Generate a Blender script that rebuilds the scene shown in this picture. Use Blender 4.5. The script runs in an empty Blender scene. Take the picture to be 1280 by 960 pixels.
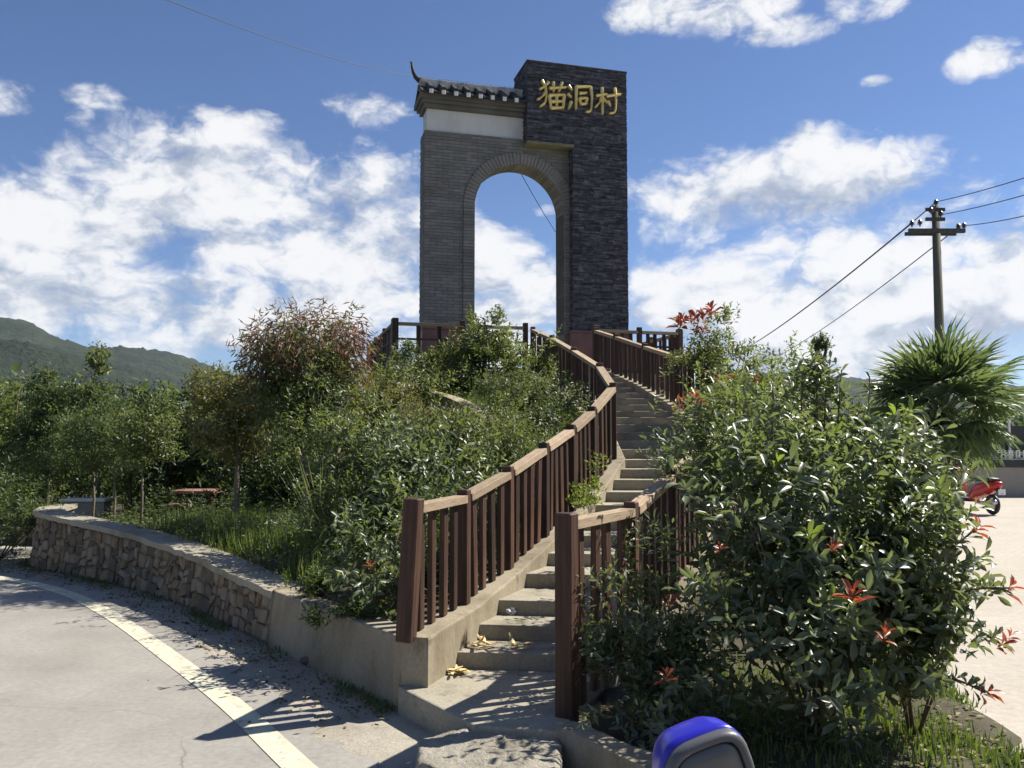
import bpy, bmesh, math, random
import numpy as np
from mathutils import Vector, Matrix
random.seed(7)
RNG = np.random.default_rng(11)
SC = bpy.context.scene
COL = SC.collection
R = math.radians

# ------------------------------------------------------------------ camera
EYE = 1.65
FPX = 1072.0                      # focal length in pixels of a 1280 px wide frame
PITCH = math.atan(70 / FPX)
cd = bpy.data.cameras.new('camera'); cam = bpy.data.objects.new('camera', cd); COL.objects.link(cam)
cam.location = (0, 0, EYE); cam.rotation_euler = (R(90) + PITCH, 0, 0)
cd.sensor_width = 36; cd.lens = 36 * FPX / 1280; cd.clip_start = 0.05; cd.clip_end = 8000
SC.camera = cam

# ------------------------------------------------------------------ light
SUN_TO = Vector((0.85, 0.36, 1.0)).normalized()
sl = bpy.data.lights.new('sun', 'SUN'); sun = bpy.data.objects.new('sun', sl); COL.objects.link(sun)
sl.energy = 5.0; sl.angle = R(0.55); sl.color = (1.0, 0.945, 0.85)
sun.rotation_euler = SUN_TO.to_track_quat('Z', 'Y').to_euler()
SC.view_settings.view_transform = 'Standard'; SC.view_settings.look = 'None'
SC.view_settings.exposure = 0.86; SC.view_settings.gamma = 1.0; SC.view_settings.use_curve_mapping = False
SC.render.engine = 'CYCLES'
SC.cycles.use_denoising = True
SC.cycles.max_bounces = 6; SC.cycles.transparent_max_bounces = 6; SC.cycles.volume_bounces = 0
SC.cycles.sample_clamp_indirect = 6

# ------------------------------------------------------------------ node helper
class NT:
    def __init__(s, tree): s.t = tree; s.n = tree.nodes; s.l = tree.links
    def new(s, kind, **kw):
        nd = s.n.new(kind)
        for k, v in kw.items():
            if k.startswith('i_'):
                key = k[2:]; key = int(key) if key.isdigit() else key.replace('_', ' ')
                s.set(nd.inputs[key], v)
            else: setattr(nd, k, v)
        return nd
    def set(s, sock, v):
        if hasattr(v, 'is_output') or isinstance(v, bpy.types.NodeSocket): s.l.new(v, sock)
        else: sock.default_value = v
    def math(s, op, a, b=None, c=None, clamp=False):
        nd = s.n.new('ShaderNodeMath'); nd.operation = op; nd.use_clamp = clamp
        for i, v in enumerate((a, b, c)):
            if v is not None: s.set(nd.inputs[i], v)
        return nd.outputs[0]
    def vmath(s, op, a, b=None):
        nd = s.n.new('ShaderNodeVectorMath'); nd.operation = op
        s.set(nd.inputs[0], a)
        if b is not None: s.set(nd.inputs[1], b)
        return nd.outputs[0]
    def noise(s, vec, scale, detail=4, rough=0.55, dist=0.0):
        nd = s.n.new('ShaderNodeTexNoise'); nd.inputs['Scale'].default_value = scale
        nd.inputs['Detail'].default_value = detail; nd.inputs['Roughness'].default_value = rough
        nd.inputs['Distortion'].default_value = dist
        if vec is not None: s.l.new(vec, nd.inputs['Vector'])
        return nd.outputs['Fac']
    def ramp(s, fac, stops, interp='LINEAR'):
        nd = s.n.new('ShaderNodeValToRGB'); nd.color_ramp.interpolation = interp
        el = nd.color_ramp.elements
        while len(el) < len(stops): el.new(0.5)
        for e, (p, c) in zip(el, stops):
            e.position = p; e.color = (*c, 1) if len(c) == 3 else c
        s.l.new(fac, nd.inputs[0]); return nd.outputs[0]
    def mix(s, fac, a, b, blend='MIX'):
        nd = s.n.new('ShaderNodeMix'); nd.data_type = 'RGBA'; nd.blend_type = blend
        s.set(nd.inputs[0], fac)
        for sock, v in ((nd.inputs[6], a), (nd.inputs[7], b)):
            s.set(sock, (*v, 1) if isinstance(v, tuple) and len(v) == 3 else v)
        return nd.outputs[2]

# ------------------------------------------------------------------ sky with clouds
world = bpy.data.worlds.new('World'); SC.world = world; world.use_nodes = True
w = NT(world.node_tree); w.n.clear()
sky = w.new('ShaderNodeTexSky', sky_type='NISHITA', sun_disc=False)
sky.sun_elevation = math.asin(SUN_TO.z); sky.sun_rotation = math.atan2(SUN_TO.x, SUN_TO.y)
sky.air_density = 1.0; sky.dust_density = 0.25; sky.ozone_density = 3.0; sky.altitude = 1200
tc = w.new('ShaderNodeTexCoord').outputs['Generated']
dirn = w.vmath('NORMALIZE', tc)
sep = w.new('ShaderNodeSeparateXYZ', i_0=dirn)
az = w.math('ARCTAN2', sep.outputs[0], sep.outputs[1])
el = w.math('ARCSINE', sep.outputs[2])
SKYC = (az, el)
def px_ang(px, py):
    d = Vector((px - 640, FPX * math.cos(PITCH) - (480 - py) * math.sin(PITCH),
                FPX * math.sin(PITCH) + (480 - py) * math.cos(PITCH))).normalized()
    return math.atan2(d.x, d.y), math.asin(d.z)
blobs = []      # (azimuth, elevation, half width, half height)
for (px, py, hw, hh) in [(250, 235, 195, 85), (90, 268, 140, 62), (400, 300, 190, 105), (130, 375, 300, 50), (480, 370, 140, 60),
                         (655, 385, 110, 95), (600, 330, 60, 60), (300, 405, 200, 60), (180, 425, 75, 28),
                         (910, 250, 140, 62), (1040, 240, 130, 62), (1100, 330, 190, 92), (1230, 380, 150, 75), (900, 385, 180, 75),
                         (1010, 178, 55, 26), (1000, 440, 300, 50),
                         (880, 12, 120, 30), (985, 38, 70, 20), (1085, 0, 60, 22), (455, 135, 75, 26), (1232, 75, 50, 24),
                         (1095, 102, 24, 9), (115, 122, 50, 17), (190, 150, 40, 20), (150, 182, 30, 12), (685, 262, 26, 11), (-160, 330, 200, 80),
                         (1430, 400, 160, 70), (1480, 120, 120, 40), (-60, 110, 90, 26)]:
    a0, e0 = px_ang(px, py); blobs.append((a0, e0, hw / FPX, hh / FPX, 1.0 if hw > 85 else (0.62 if hw > 45 else 0.5)))
rs = random.Random(5)
for k in range(16):                                # the same kind of cloud goes on round the rest of the sky
    a0 = rs.uniform(1.1, 5.2); a0 = a0 if a0 < math.pi else a0 - 2 * math.pi
    blobs.append((a0, rs.uniform(0.06, 0.75), rs.uniform(0.1, 0.3), rs.uniform(0.04, 0.1), 0.9))
cur = None
for (a0, e0, hw, hh, pk) in blobs:
    da = w.math('MULTIPLY', w.math('SUBTRACT', az, a0), 1 / hw)
    de = w.math('MULTIPLY', w.math('SUBTRACT', el, e0), 1 / hh)
    q = w.math('SUBTRACT', pk, w.math('ADD', w.math('MULTIPLY', da, da), w.math('MULTIPLY', de, de)))
    q = w.math('MAXIMUM', q, -1.5)
    cur = q if cur is None else w.math('SMOOTH_MAX', cur, q, 0.35)
flat = w.new('ShaderNodeCombineXYZ', i_0=w.math('MULTIPLY', az, 1.0), i_1=w.math('MULTIPLY', el, 1.55), i_2=0.0).outputs[0]
def fbm(vec):
    an = w.new('ShaderNodeTexNoise', noise_dimensions='2D', i_Scale=7.0, i_Detail=8.0, i_Roughness=0.56, i_Distortion=0.3); w.l.new(vec, an.inputs['Vector']); a = an.outputs['Fac']
    vo = w.new('ShaderNodeTexVoronoi', voronoi_dimensions='2D', feature='SMOOTH_F1', i_Scale=15.0, i_Detail=3.0, i_Roughness=0.55, i_Lacunarity=2.2, i_Smoothness=0.35)
    wob = w.new('ShaderNodeTexNoise', noise_dimensions='2D', i_Scale=14.0, i_Detail=5.0); w.l.new(vec, wob.inputs['Vector'])
    wv = w.vmath('ADD', vec, w.vmath('MULTIPLY', w.vmath('SUBTRACT', wob.outputs['Color'], (0.5, 0.5, 0.5)), (0.09, 0.09, 0.0)))
    w.l.new(wv, vo.inputs['Vector'])
    b = w.math('SUBTRACT', 0.80, w.math('MULTIPLY', vo.outputs['Distance'], 0.62))
    return w.math('ADD', w.math('MULTIPLY', a, 0.70), w.math('MULTIPLY', b, 0.30))
n0 = fbm(flat)
n1 = fbm(w.vmath('ADD', flat, (0.035, 0.06, 0)))
dens = w.math('ADD', w.math('MULTIPLY', cur, 0.62), w.math('MULTIPLY', w.math('SUBTRACT', n0, 0.425), 2.45))
alpha = w.new('ShaderNodeMapRange', interpolation_type='SMOOTHSTEP', i_Value=dens, i_From_Min=-0.10, i_From_Max=0.55).outputs[0]
body = w.new('ShaderNodeMapRange', i_Value=dens, i_From_Min=0.1, i_From_Max=1.1).outputs[0]
lit = w.math('ADD', 0.70, w.math('MULTIPLY', w.math('SUBTRACT', n0, n1), 3.0), clamp=True)
lit = w.math('SUBTRACT', lit, w.math('MULTIPLY', body, 0.2), clamp=True)
ccol = w.ramp(lit, [(0.0, (0.40, 0.46, 0.58)), (0.38, (0.60, 0.65, 0.74)), (0.62, (0.84, 0.86, 0.90)), (0.85, (0.95, 0.95, 0.96))])
bg1 = w.new('ShaderNodeBackground', i_Color=w.mix(1.0, sky.outputs[0], (0.84, 0.94, 1.13), 'MULTIPLY'), i_Strength=0.058)
bg2 = w.new('ShaderNodeBackground', i_Color=ccol, i_Strength=0.56)
mx = w.new('ShaderNodeMixShader', i_0=w.math('MULTIPLY', alpha, 0.97), i_1=bg1.outputs[0], i_2=bg2.outputs[0])
w.new('ShaderNodeOutputWorld', i_Surface=mx.outputs[0])

# ------------------------------------------------------------------ pixel -> place
CP, SP = math.cos(PITCH), math.sin(PITCH)
def ray(px, py):
    a = (px - 640) / FPX; b = (480 - py) / FPX
    return Vector((a, CP - b * SP, SP + b * CP))
def P(px, py, Y):
    d = ray(px, py); t = Y / d.y
    return Vector((0, 0, EYE)) + d * t
def G(px, py, z=0.0):
    d = ray(px, py); t = (z - EYE) / d.z
    return Vector((0, 0, EYE)) + d * t

# ------------------------------------------------------------------ materials
MATS = {}
def newmat(name):
    m = bpy.data.materials.new(name); m.use_nodes = True
    t = NT(m.node_tree); b = t.n['Principled BSDF']; MATS[name] = m
    return m, t, b
def surf(name, stops, scale=3.0, rough=0.85, bump=0.3, bscale=None, fine=None, stretch=(1, 1, 1), island=0.0, spec=0.4, metal=0.0, spots=None, bdist=0.01):
    """stops: colour ramp over a noise; fine: amount of fine speckle; island: brightness change per loose piece"""
    m, t, b = newmat(name)
    co = t.new('ShaderNodeTexCoord').outputs['Object']
    co = t.vmath('MULTIPLY', co, stretch)
    n = t.noise(co, scale, 8, 0.62)
    c = t.ramp(n, stops)
    if fine:
        f = t.noise(co, scale * 28, 4, 0.7)
        c = t.mix(fine, c, t.ramp(f, [(0.3, (0.25, 0.25, 0.25)), (0.7, (0.78, 0.78, 0.78))]), 'OVERLAY')
    if spots:
        col, sc_, th = spots
        s1 = t.noise(co, sc_, 6, 0.65)
        f = t.new('ShaderNodeMapRange', i_Value=s1, i_From_Min=th, i_From_Max=th + 0.12).outputs[0]
        c = t.mix(f, c, col)
    if island:
        ri = t.new('ShaderNodeNewGeometry').outputs['Random Per Island']
        g = t.new('ShaderNodeMapRange', i_Value=ri, i_To_Min=1 - island, i_To_Max=1 + island).outputs[0]
        c = t.mix(1.0, c, t.new('ShaderNodeCombineColor', i_0=g, i_1=g, i_2=g).outputs[0], 'MULTIPLY')
    t.set(b.inputs['Base Color'], c)
    b.inputs['Roughness'].default_value = rough; b.inputs['Metallic'].default_value = metal
    b.inputs['Specular IOR Level'].default_value = spec
    if bump:
        bn = t.noise(co, bscale or scale * 9, 7, 0.7)
        bp = t.new('ShaderNodeBump', i_Height=bn, i_Strength=bump, i_Distance=bdist)
        t.set(b.inputs['Normal'], bp.outputs[0])
    return m
def leafmat(name, cols, rough=0.42, trans=0.25, tcol=(0.22, 0.32, 0.04), spec=0.5):
    m, t, b = newmat(name)
    ri = t.new('ShaderNodeNewGeometry').outputs['Random Per Island']
    c = t.ramp(ri, [(i / (len(cols) - 1), col) for i, col in enumerate(cols)])
    t.set(b.inputs['Base Color'], c)
    b.inputs['Roughness'].default_value = rough; b.inputs['Specular IOR Level'].default_value = spec
    tr = t.new('ShaderNodeBsdfTranslucent', i_Color=(*tcol, 1))
    mxs = t.new('ShaderNodeMixShader', i_0=trans, i_1=b.outputs[0], i_2=tr.outputs[0])
    t.l.new(mxs.outputs[0], t.n['Material Output'].inputs[0])
    return m

surf('earth', [(0.3, (0.035, 0.032, 0.018)), (0.55, (0.07, 0.06, 0.035)), (0.75, (0.06, 0.075, 0.025))], 2.2, 0.95, 0.6, fine=0.5)
surf('meadow', [(0.3, (0.03, 0.045, 0.015)), (0.6, (0.06, 0.075, 0.03))], 0.05, 0.95, 0.2)
surf('road_concrete', [(0.25, (0.215, 0.202, 0.178)), (0.5, (0.275, 0.259, 0.230)), (0.75, (0.325, 0.307, 0.272))], 0.9, 0.86, 0.35, 70, fine=0.28, spots=((0.27, 0.25, 0.22), 2.6, 0.64), bdist=0.004)
def cracks(name, scale, width, col, fade_scale):
    m = MATS[name]; t = NT(m.node_tree); b = t.n['Principled BSDF']; src = b.inputs['Base Color'].links[0].from_socket
    co = t.new('ShaderNodeTexCoord').outputs['Object']; nz = t.new('ShaderNodeTexNoise', i_Scale=2.5, i_Detail=6.0); t.l.new(co, nz.inputs['Vector'])
    wv = t.vmath('ADD', co, t.vmath('MULTIPLY', nz.outputs['Color'], (0.55, 0.55, 0.0)))
    vo = t.new('ShaderNodeTexVoronoi', feature='DISTANCE_TO_EDGE', i_Scale=scale); t.l.new(wv, vo.inputs['Vector'])
    f = t.new('ShaderNodeMapRange', i_Value=vo.outputs[0], i_From_Min=0.0, i_From_Max=width, i_To_Min=1.0, i_To_Max=0.0).outputs[0]
    pres = t.new('ShaderNodeMapRange', i_Value=t.noise(co, fade_scale, 3, 0.5), i_From_Min=0.5, i_From_Max=0.62).outputs[0]
    sp = t.new('ShaderNodeMapRange', i_Value=t.noise(co, 34.0, 3, 0.5), i_From_Min=0.70, i_From_Max=0.75).outputs[0]
    st = t.new('ShaderNodeMapRange', i_Value=t.noise(co, 0.5, 6, 0.7, 0.6), i_From_Min=0.48, i_From_Max=0.68, i_To_Max=0.35).outputs[0]
    c = t.mix(st, src, (0.20, 0.18, 0.15)); c = t.mix(t.math('MULTIPLY', f, pres), c, col); c = t.mix(t.math('MULTIPLY', sp, 0.7), c, (0.13, 0.115, 0.09))
    t.set(b.inputs['Base Color'], c)
cracks('road_concrete', 0.45, 0.005, (0.17, 0.155, 0.13), 0.55)
surf('verge_concrete', [(0.3, (0.24, 0.21, 0.165)), (0.55, (0.34, 0.31, 0.25)), (0.8, (0.41, 0.37, 0.30))], 2.5, 0.92, 0.7, 45, fine=0.45, spots=((0.17, 0.14, 0.10), 4, 0.6))
cracks('verge_concrete', 1.3, 0.012, (0.10, 0.085, 0.06), 1.2)
surf('yard_concrete', [(0.3, (0.36, 0.32, 0.265)), (0.7, (0.43, 0.39, 0.33))], 0.6, 0.88, 0.3, 40, fine=0.25)
surf('line_paint', [(0.35, (0.46, 0.43, 0.32)), (0.6, (0.58, 0.55, 0.42))], 7, 0.8, 0.3, 60, fine=0.25, spots=((0.28, 0.262, 0.23), 13, 0.56))
surf('step_concrete', [(0.28, (0.19, 0.17, 0.125)), (0.5, (0.31, 0.28, 0.215)), (0.78, (0.38, 0.345, 0.27))], 2.2, 0.92, 0.6, 40, fine=0.4, spots=((0.13, 0.12, 0.075), 4.2, 0.58))
surf('old_concrete', [(0.28, (0.165, 0.135, 0.088)), (0.5, (0.275, 0.235, 0.165)), (0.78, (0.36, 0.315, 0.23))], 2.6, 0.95, 0.6, 30, fine=0.35, stretch=(1, 1, 0.45), spots=((0.11, 0.085, 0.05), 4.2, 0.6))
surf('rough_concrete', [(0.25, (0.15, 0.135, 0.10)), (0.5, (0.33, 0.30, 0.24)), (0.75, (0.45, 0.42, 0.35))], 5, 0.95, 1.0, 26, fine=0.5, bdist=0.03)
surf('stone_a', [(0.3, (0.15, 0.105, 0.062)), (0.6, (0.26, 0.195, 0.12)), (0.8, (0.32, 0.26, 0.18))], 7, 0.92, 0.8, 40, fine=0.4)
surf('stone_b', [(0.3, (0.16, 0.135, 0.095)), (0.6, (0.28, 0.235, 0.165)), (0.8, (0.23, 0.15, 0.09))], 6, 0.92, 0.8, 36, fine=0.4)
surf('stone_c', [(0.3, (0.085, 0.066, 0.045)), (0.6, (0.155, 0.125, 0.09)), (0.8, (0.23, 0.19, 0.14))], 8, 0.92, 0.8, 40, fine=0.4)
surf('mortar', [(0.3, (0.13, 0.105, 0.07)), (0.7, (0.22, 0.185, 0.13))], 6, 0.95, 0.8, 40, fine=0.4)
surf('wood_brown', [(0.28, (0.018, 0.010, 0.007)), (0.5, (0.056, 0.027, 0.017)), (0.72, (0.105, 0.054, 0.034))], 26, 0.6, 0.7, 70, stretch=(1, 1, 0.06), fine=0.3, spec=0.35, spots=((0.17, 0.10, 0.065), 9, 0.66), bdist=.004)
def per_piece(name, lo, hi):
    m = MATS[name]; t = NT(m.node_tree); b = t.n['Principled BSDF']; src = b.inputs['Base Color'].links[0].from_socket
    rnd = t.new('ShaderNodeObjectInfo').outputs['Random']; g = t.new('ShaderNodeMapRange', i_Value=rnd, i_To_Min=lo, i_To_Max=hi).outputs[0]
    t.set(b.inputs['Base Color'], t.mix(1.0, src, t.new('ShaderNodeCombineColor', i_0=g, i_1=g, i_2=g).outputs[0], 'MULTIPLY'))
per_piece('wood_brown', .6, 1.5)
surf('wood_rail', [(0.25, (0.17, 0.115, 0.07)), (0.5, (0.35, 0.26, 0.17)), (0.8, (0.45, 0.35, 0.24))], 7, 0.75, 0.4, 40, fine=0.35, spots=((0.10, 0.04, 0.02), 9, 0.6))
per_piece('wood_rail', .8, 1.25)
surf('grey_brick', [(0.3, (0.158, 0.154, 0.140)), (0.6, (0.215, 0.210, 0.193)), (0.8, (0.26, 0.254, 0.234))], 1.6, 0.92, 0.5, 60, fine=0.3, island=0.16, spots=((0.085, 0.085, 0.075), 3, 0.62))
surf('ring_brick', [(0.3, (0.165, 0.158, 0.140)), (0.7, (0.26, 0.25, 0.222))], 3, 0.92, 0.5, 60, fine=0.3, island=0.14)
surf('brick_joint', [(0.3, (0.135, 0.131, 0.119)), (0.7, (0.188, 0.183, 0.167))], 3, 0.95, 0.4, 60)
surf('slate', [(0.3, (0.036, 0.036, 0.046)), (0.55, (0.076, 0.074, 0.088)), (0.75, (0.17, 0.162, 0.16))], 9, 0.7, 0.6, 60, fine=0.4, island=0.6, spec=0.4, spots=((0.20, 0.18, 0.165), 24, 0.66))
surf('slate_core', [(0.3, (0.012, 0.012, 0.014)), (0.7, (0.022, 0.02, 0.022))], 4, 0.9, 0.3)
surf('plaster_white', [(0.25, (0.50, 0.49, 0.46)), (0.5, (0.66, 0.655, 0.63)), (0.8, (0.72, 0.71, 0.69))], 1.3, 0.9, 0.15, 40, stretch=(1, 1, 0.5))
surf('lime', [(0.35, (0.26, 0.245, 0.21)), (0.5, (0.52, 0.50, 0.45)), (0.7, (0.72, 0.70, 0.64))], 5, 0.9, 0.4)
surf('cornice', [(0.3, (0.11, 0.108, 0.10)), (0.7, (0.17, 0.167, 0.155))], 2, 0.92, 0.3)
surf('roof_tile', [(0.3, (0.022, 0.022, 0.02)), (0.7, (0.06, 0.058, 0.052))], 7, 0.8, 0.5, 50, fine=0.3)
surf('plinth_red', [(0.3, (0.14, 0.07, 0.06)), (0.7, (0.21, 0.115, 0.095))], 5, 0.45, 0.2, fine=0.4)
surf('sill_edge', [(0.3, (0.14, 0.14, 0.08)), (0.7, (0.24, 0.23, 0.14))], 5, 0.9, 0.4)  # greenish yellow tone of the slab edge under the tower overhang
surf('gold', [(0.3, (0.66, 0.50, 0.15)), (0.7, (0.88, 0.72, 0.30))], 9, 0.36, 0.15, metal=0.3, spec=0.6)
surf('bark', [(0.3, (0.10, 0.085, 0.06)), (0.7, (0.23, 0.20, 0.15))], 9, 0.95, 0.8, 40, stretch=(1, 1, 0.2), fine=0.3)
surf('bark_dark', [(0.3, (0.03, 0.024, 0.018)), (0.7, (0.08, 0.065, 0.045))], 9, 0.95, 0.9, 40, stretch=(1, 1, 0.3))
surf('twig', [(0.3, (0.09, 0.06, 0.035)), (0.7, (0.17, 0.13, 0.08))], 20, 0.9, 0.2)
surf('pole_concrete', [(0.3, (0.09, 0.09, 0.068)), (0.7, (0.14, 0.135, 0.10))], 3, 0.9, 0.3, stretch=(1, 1, 0.2))
surf('iron', [(0.3, (0.05, 0.048, 0.045)), (0.7, (0.10, 0.095, 0.085))], 8, 0.6, 0.2, metal=0.4)
surf('cable', [(0.3, (0.018, 0.018, 0.02)), (0.7, (0.03, 0.03, 0.032))], 5, 0.6, 0)
surf('porcelain', [(0.3, (0.07, 0.05, 0.045)), (0.7, (0.16, 0.13, 0.12))], 5, 0.25, 0)
surf('parapet_grey', [(0.3, (0.24, 0.225, 0.20)), (0.7, (0.31, 0.295, 0.265))], 1.2, 0.9, 0.2)
surf('parapet_dark', [(0.3, (0.02, 0.022, 0.026)), (0.7, (0.04, 0.042, 0.048))], 3, 0.5, 0)
surf('white_paint', [(0.3, (0.70, 0.70, 0.68)), (0.7, (0.8, 0.8, 0.78))], 4, 0.6, 0)
surf('house_wall', [(0.3, (0.62, 0.59, 0.52)), (0.7, (0.72, 0.69, 0.62))], 0.3, 0.9, 0)
surf('house_roof', [(0.3, (0.10, 0.09, 0.085)), (0.7, (0.16, 0.145, 0.135))], 0.6, 0.9, 0)
surf('house_glass', [(0.3, (0.03, 0.035, 0.04)), (0.7, (0.05, 0.055, 0.06))], 1, 0.15, 0)
surf('table_red', [(0.3, (0.20, 0.10, 0.075)), (0.7, (0.30, 0.17, 0.13))], 5, 0.6, 0.2, fine=0.3)
surf('plastic_blue', [(0.3, (0.022, 0.02, 0.36)), (0.7, (0.03, 0.027, 0.43))], 3, 0.28, 0, spec=0.5)
surf('plastic_grey', [(0.3, (0.085, 0.087, 0.092)), (0.7, (0.10, 0.102, 0.107))], 3, 0.42, 0.06, 220, spec=0.5, bdist=0.001)
surf('mirror_face', [(0.3, (0.10, 0.10, 0.10)), (0.7, (0.13, 0.13, 0.13))], 3, 0.36, 0, metal=0.3, spec=0.5)
surf('plastic_black', [(0.3, (0.012, 0.012, 0.013)), (0.7, (0.022, 0.022, 0.023))], 6, 0.5, 0.1)
surf('plastic_red', [(0.3, (0.42, 0.018, 0.02)), (0.7, (0.5, 0.025, 0.025))], 3, 0.28, 0, spec=0.5)
surf('chrome', [(0.3, (0.4, 0.4, 0.4)), (0.7, (0.5, 0.5, 0.5))], 3, 0.3, 0, metal=0.9)
surf('husk', [(0.3, (0.42, 0.29, 0.11)), (0.6, (0.66, 0.52, 0.26)), (0.8, (0.74, 0.64, 0.40))], 14, 0.8, 0.3, island=0.25)
surf('film', [(0.3, (0.45, 0.46, 0.5)), (0.7, (0.8, 0.8, 0.82))], 30, 0.2, 0.5, spec=0.7)
surf('hill_forest', [(0.30, (0.007, 0.017, 0.011)), (0.5, (0.018, 0.034, 0.019)), (0.7, (0.040, 0.058, 0.032))], 0.018, 0.95, 1.0, 0.05, fine=0.35, bdist=14)
leafmat('leaf_bush', [(0.036, 0.056, 0.027), (0.062, 0.088, 0.044), (0.094, 0.122, 0.064), (0.145, 0.175, 0.105)], 0.42, 0.28, (0.30, 0.37, 0.10), spec=0.8)
leafmat('leaf_young', [(0.10, 0.16, 0.03), (0.16, 0.22, 0.05)], 0.38, 0.35, (0.35, 0.45, 0.06))
leafmat('leaf_red', [(0.26, 0.050, 0.03), (0.36, 0.11, 0.05), (0.22, 0.06, 0.03), (0.20, 0.10, 0.04)], 0.36, 0.30, (0.6, 0.10, 0.03))
leafmat('leaf_mid', [(0.033, 0.052, 0.018), (0.057, 0.082, 0.028), (0.092, 0.118, 0.044)], 0.45, 0.33, (0.29, 0.35, 0.07))
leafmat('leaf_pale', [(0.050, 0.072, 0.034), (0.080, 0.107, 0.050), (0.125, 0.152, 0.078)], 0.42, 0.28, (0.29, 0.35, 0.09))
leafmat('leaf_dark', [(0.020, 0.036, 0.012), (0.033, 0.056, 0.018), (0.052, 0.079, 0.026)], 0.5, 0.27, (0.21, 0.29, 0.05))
leafmat('leaf_olive', [(0.060, 0.068, 0.024), (0.10, 0.105, 0.036), (0.155, 0.150, 0.058)], 0.5, 0.3, (0.36, 0.36, 0.08))
leafmat('leaf_rust', [(0.06, 0.065, 0.024), (0.15, 0.075, 0.045), (0.20, 0.125, 0.08), (0.08, 0.075, 0.03)], 0.6, 0.25, (0.35, 0.14, 0.05))
leafmat('leaf_far', [(0.036, 0.058, 0.022), (0.055, 0.084, 0.032), (0.080, 0.108, 0.044)], 0.6, 0.3, (0.25, 0.33, 0.07))
leafmat('leaf_palm', [(0.038, 0.066, 0.032), (0.060, 0.096, 0.044), (0.085, 0.125, 0.06)], 0.42, 0.28, (0.26, 0.36, 0.10))
leafmat('grass_blade', [(0.035, 0.07, 0.015), (0.06, 0.105, 0.022), (0.10, 0.12, 0.035), (0.17, 0.15, 0.07)], 0.5, 0.3)
leafmat('dry_grass', [(0.22, 0.17, 0.08), (0.30, 0.24, 0.12)], 0.7, 0.2, (0.4, 0.3, 0.1))
leafmat('fibre', [(0.035, 0.025, 0.016), (0.07, 0.05, 0.03)], 0.8, 0.1, (0.1, 0.07, 0.03))
leafmat('blossom', [(0.62, 0.55, 0.48), (0.72, 0.68, 0.60)], 0.7, 0.3, (0.7, 0.6, 0.5))

# ------------------------------------------------------------------ mesh + object helpers
class MB:
    def __init__(s): s.v = []; s.f = []
    def add(s, vs, fs):
        o = len(s.v); s.v += [tuple(p) for p in vs]; s.f += [tuple(i + o for i in f) for f in fs]; return s
    def hexa(s, p):                                   # 8 corners: bottom 4 (ccw), top 4
        return s.add(p, [(3, 2, 1, 0), (4, 5, 6, 7), (0, 1, 5, 4), (1, 2, 6, 5), (2, 3, 7, 6), (3, 0, 4, 7)])
    def box(s, c, size, M=None):
        x, y, z = [q / 2 for q in size]; c = Vector(c)
        pts = [Vector(q) for q in ((-x, -y, -z), (x, -y, -z), (x, y, -z), (-x, y, -z), (-x, -y, z), (x, -y, z), (x, y, z), (-x, y, z))]
        if M is not None: pts = [M @ q for q in pts]
        return s.hexa([q + c for q in pts])
    def prism(s, poly, z0, z1):                       # poly ccw list of (x,y); z1 may be a list
        n = len(poly); zz = z1 if hasattr(z1, '__len__') else [z1] * n
        vs = [(x, y, z0) for x, y in poly] + [(x, y, zz[i]) for i, (x, y) in enumerate(poly)]
        fs = [tuple(range(n - 1, -1, -1)), tuple(range(n, 2 * n))] + [(i, (i + 1) % n, n + (i + 1) % n, n + i) for i in range(n)]
        return s.add(vs, fs)
    def tube(s, pts, rad, seg=8, cap=True):
        pts = [Vector(p) for p in pts]; n = len(pts)
        rr = rad if hasattr(rad, '__len__') else [rad] * n
        vs = []; fs = []; prev = None
        for i, p in enumerate(pts):
            t = (pts[min(i + 1, n - 1)] - pts[max(i - 1, 0)]).normalized()
            ref = prev if prev is not None else (Vector((1, 0, 0)) if abs(t.x) < 0.9 else Vector((0, 1, 0)))
            a = (ref - t * ref.dot(t)).normalized(); b = t.cross(a); prev = a
            for k in range(seg):
                an = 2 * math.pi * k / seg
                vs.append(p + (a * math.cos(an) + b * math.sin(an)) * rr[i])
        for i in range(n - 1):
            for k in range(seg):
                fs.append((i * seg + k, i * seg + (k + 1) % seg, (i + 1) * seg + (k + 1) % seg, (i + 1) * seg + k))
        if cap: fs += [tuple(range(seg - 1, -1, -1)), tuple((n - 1) * seg + k for k in range(seg))]
        return s.add(vs, fs)
    def mesh(s, name, smooth=False):
        m = bpy.data.meshes.new(name); m.from_pydata(s.v, [], s.f); m.update()
        if smooth: m.polygons.foreach_set('use_smooth', [True] * len(m.polygons))
        return m
def tag(o, label=None, cat=None, group=None, kind=None):
    for k, v in (('label', label), ('category', cat), ('group', group), ('kind', kind)):
        if v: o[k] = v
    return o
def link(name, mesh, mat, parent=None):
    o = bpy.data.objects.new(name, mesh); COL.objects.link(o)
    if mat and len(mesh.materials) == 0: mesh.materials.append(MATS[mat])
    if parent is not None:
        o.parent = parent; o.matrix_parent_inverse = WM[parent.name].inverted()
    WM[o.name] = Matrix()
    return o
WM = {}
def empty(name, loc, label, cat, group=None):
    o = bpy.data.objects.new(name, None); COL.objects.link(o); o.location = loc; o.empty_display_size = 0.1
    WM[o.name] = Matrix.Translation(Vector(loc)); return tag(o, label, cat, group)
def build(mb, name, mat, parent=None, smooth=False, bevel=0):
    o = link(name, mb.mesh(name, smooth), mat, parent)
    if bevel:
        md = o.modifiers.new('bevel', 'BEVEL'); md.width = bevel; md.segments = 2; md.limit_method = 'ANGLE'; md.angle_limit = R(35)
    return o
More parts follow.
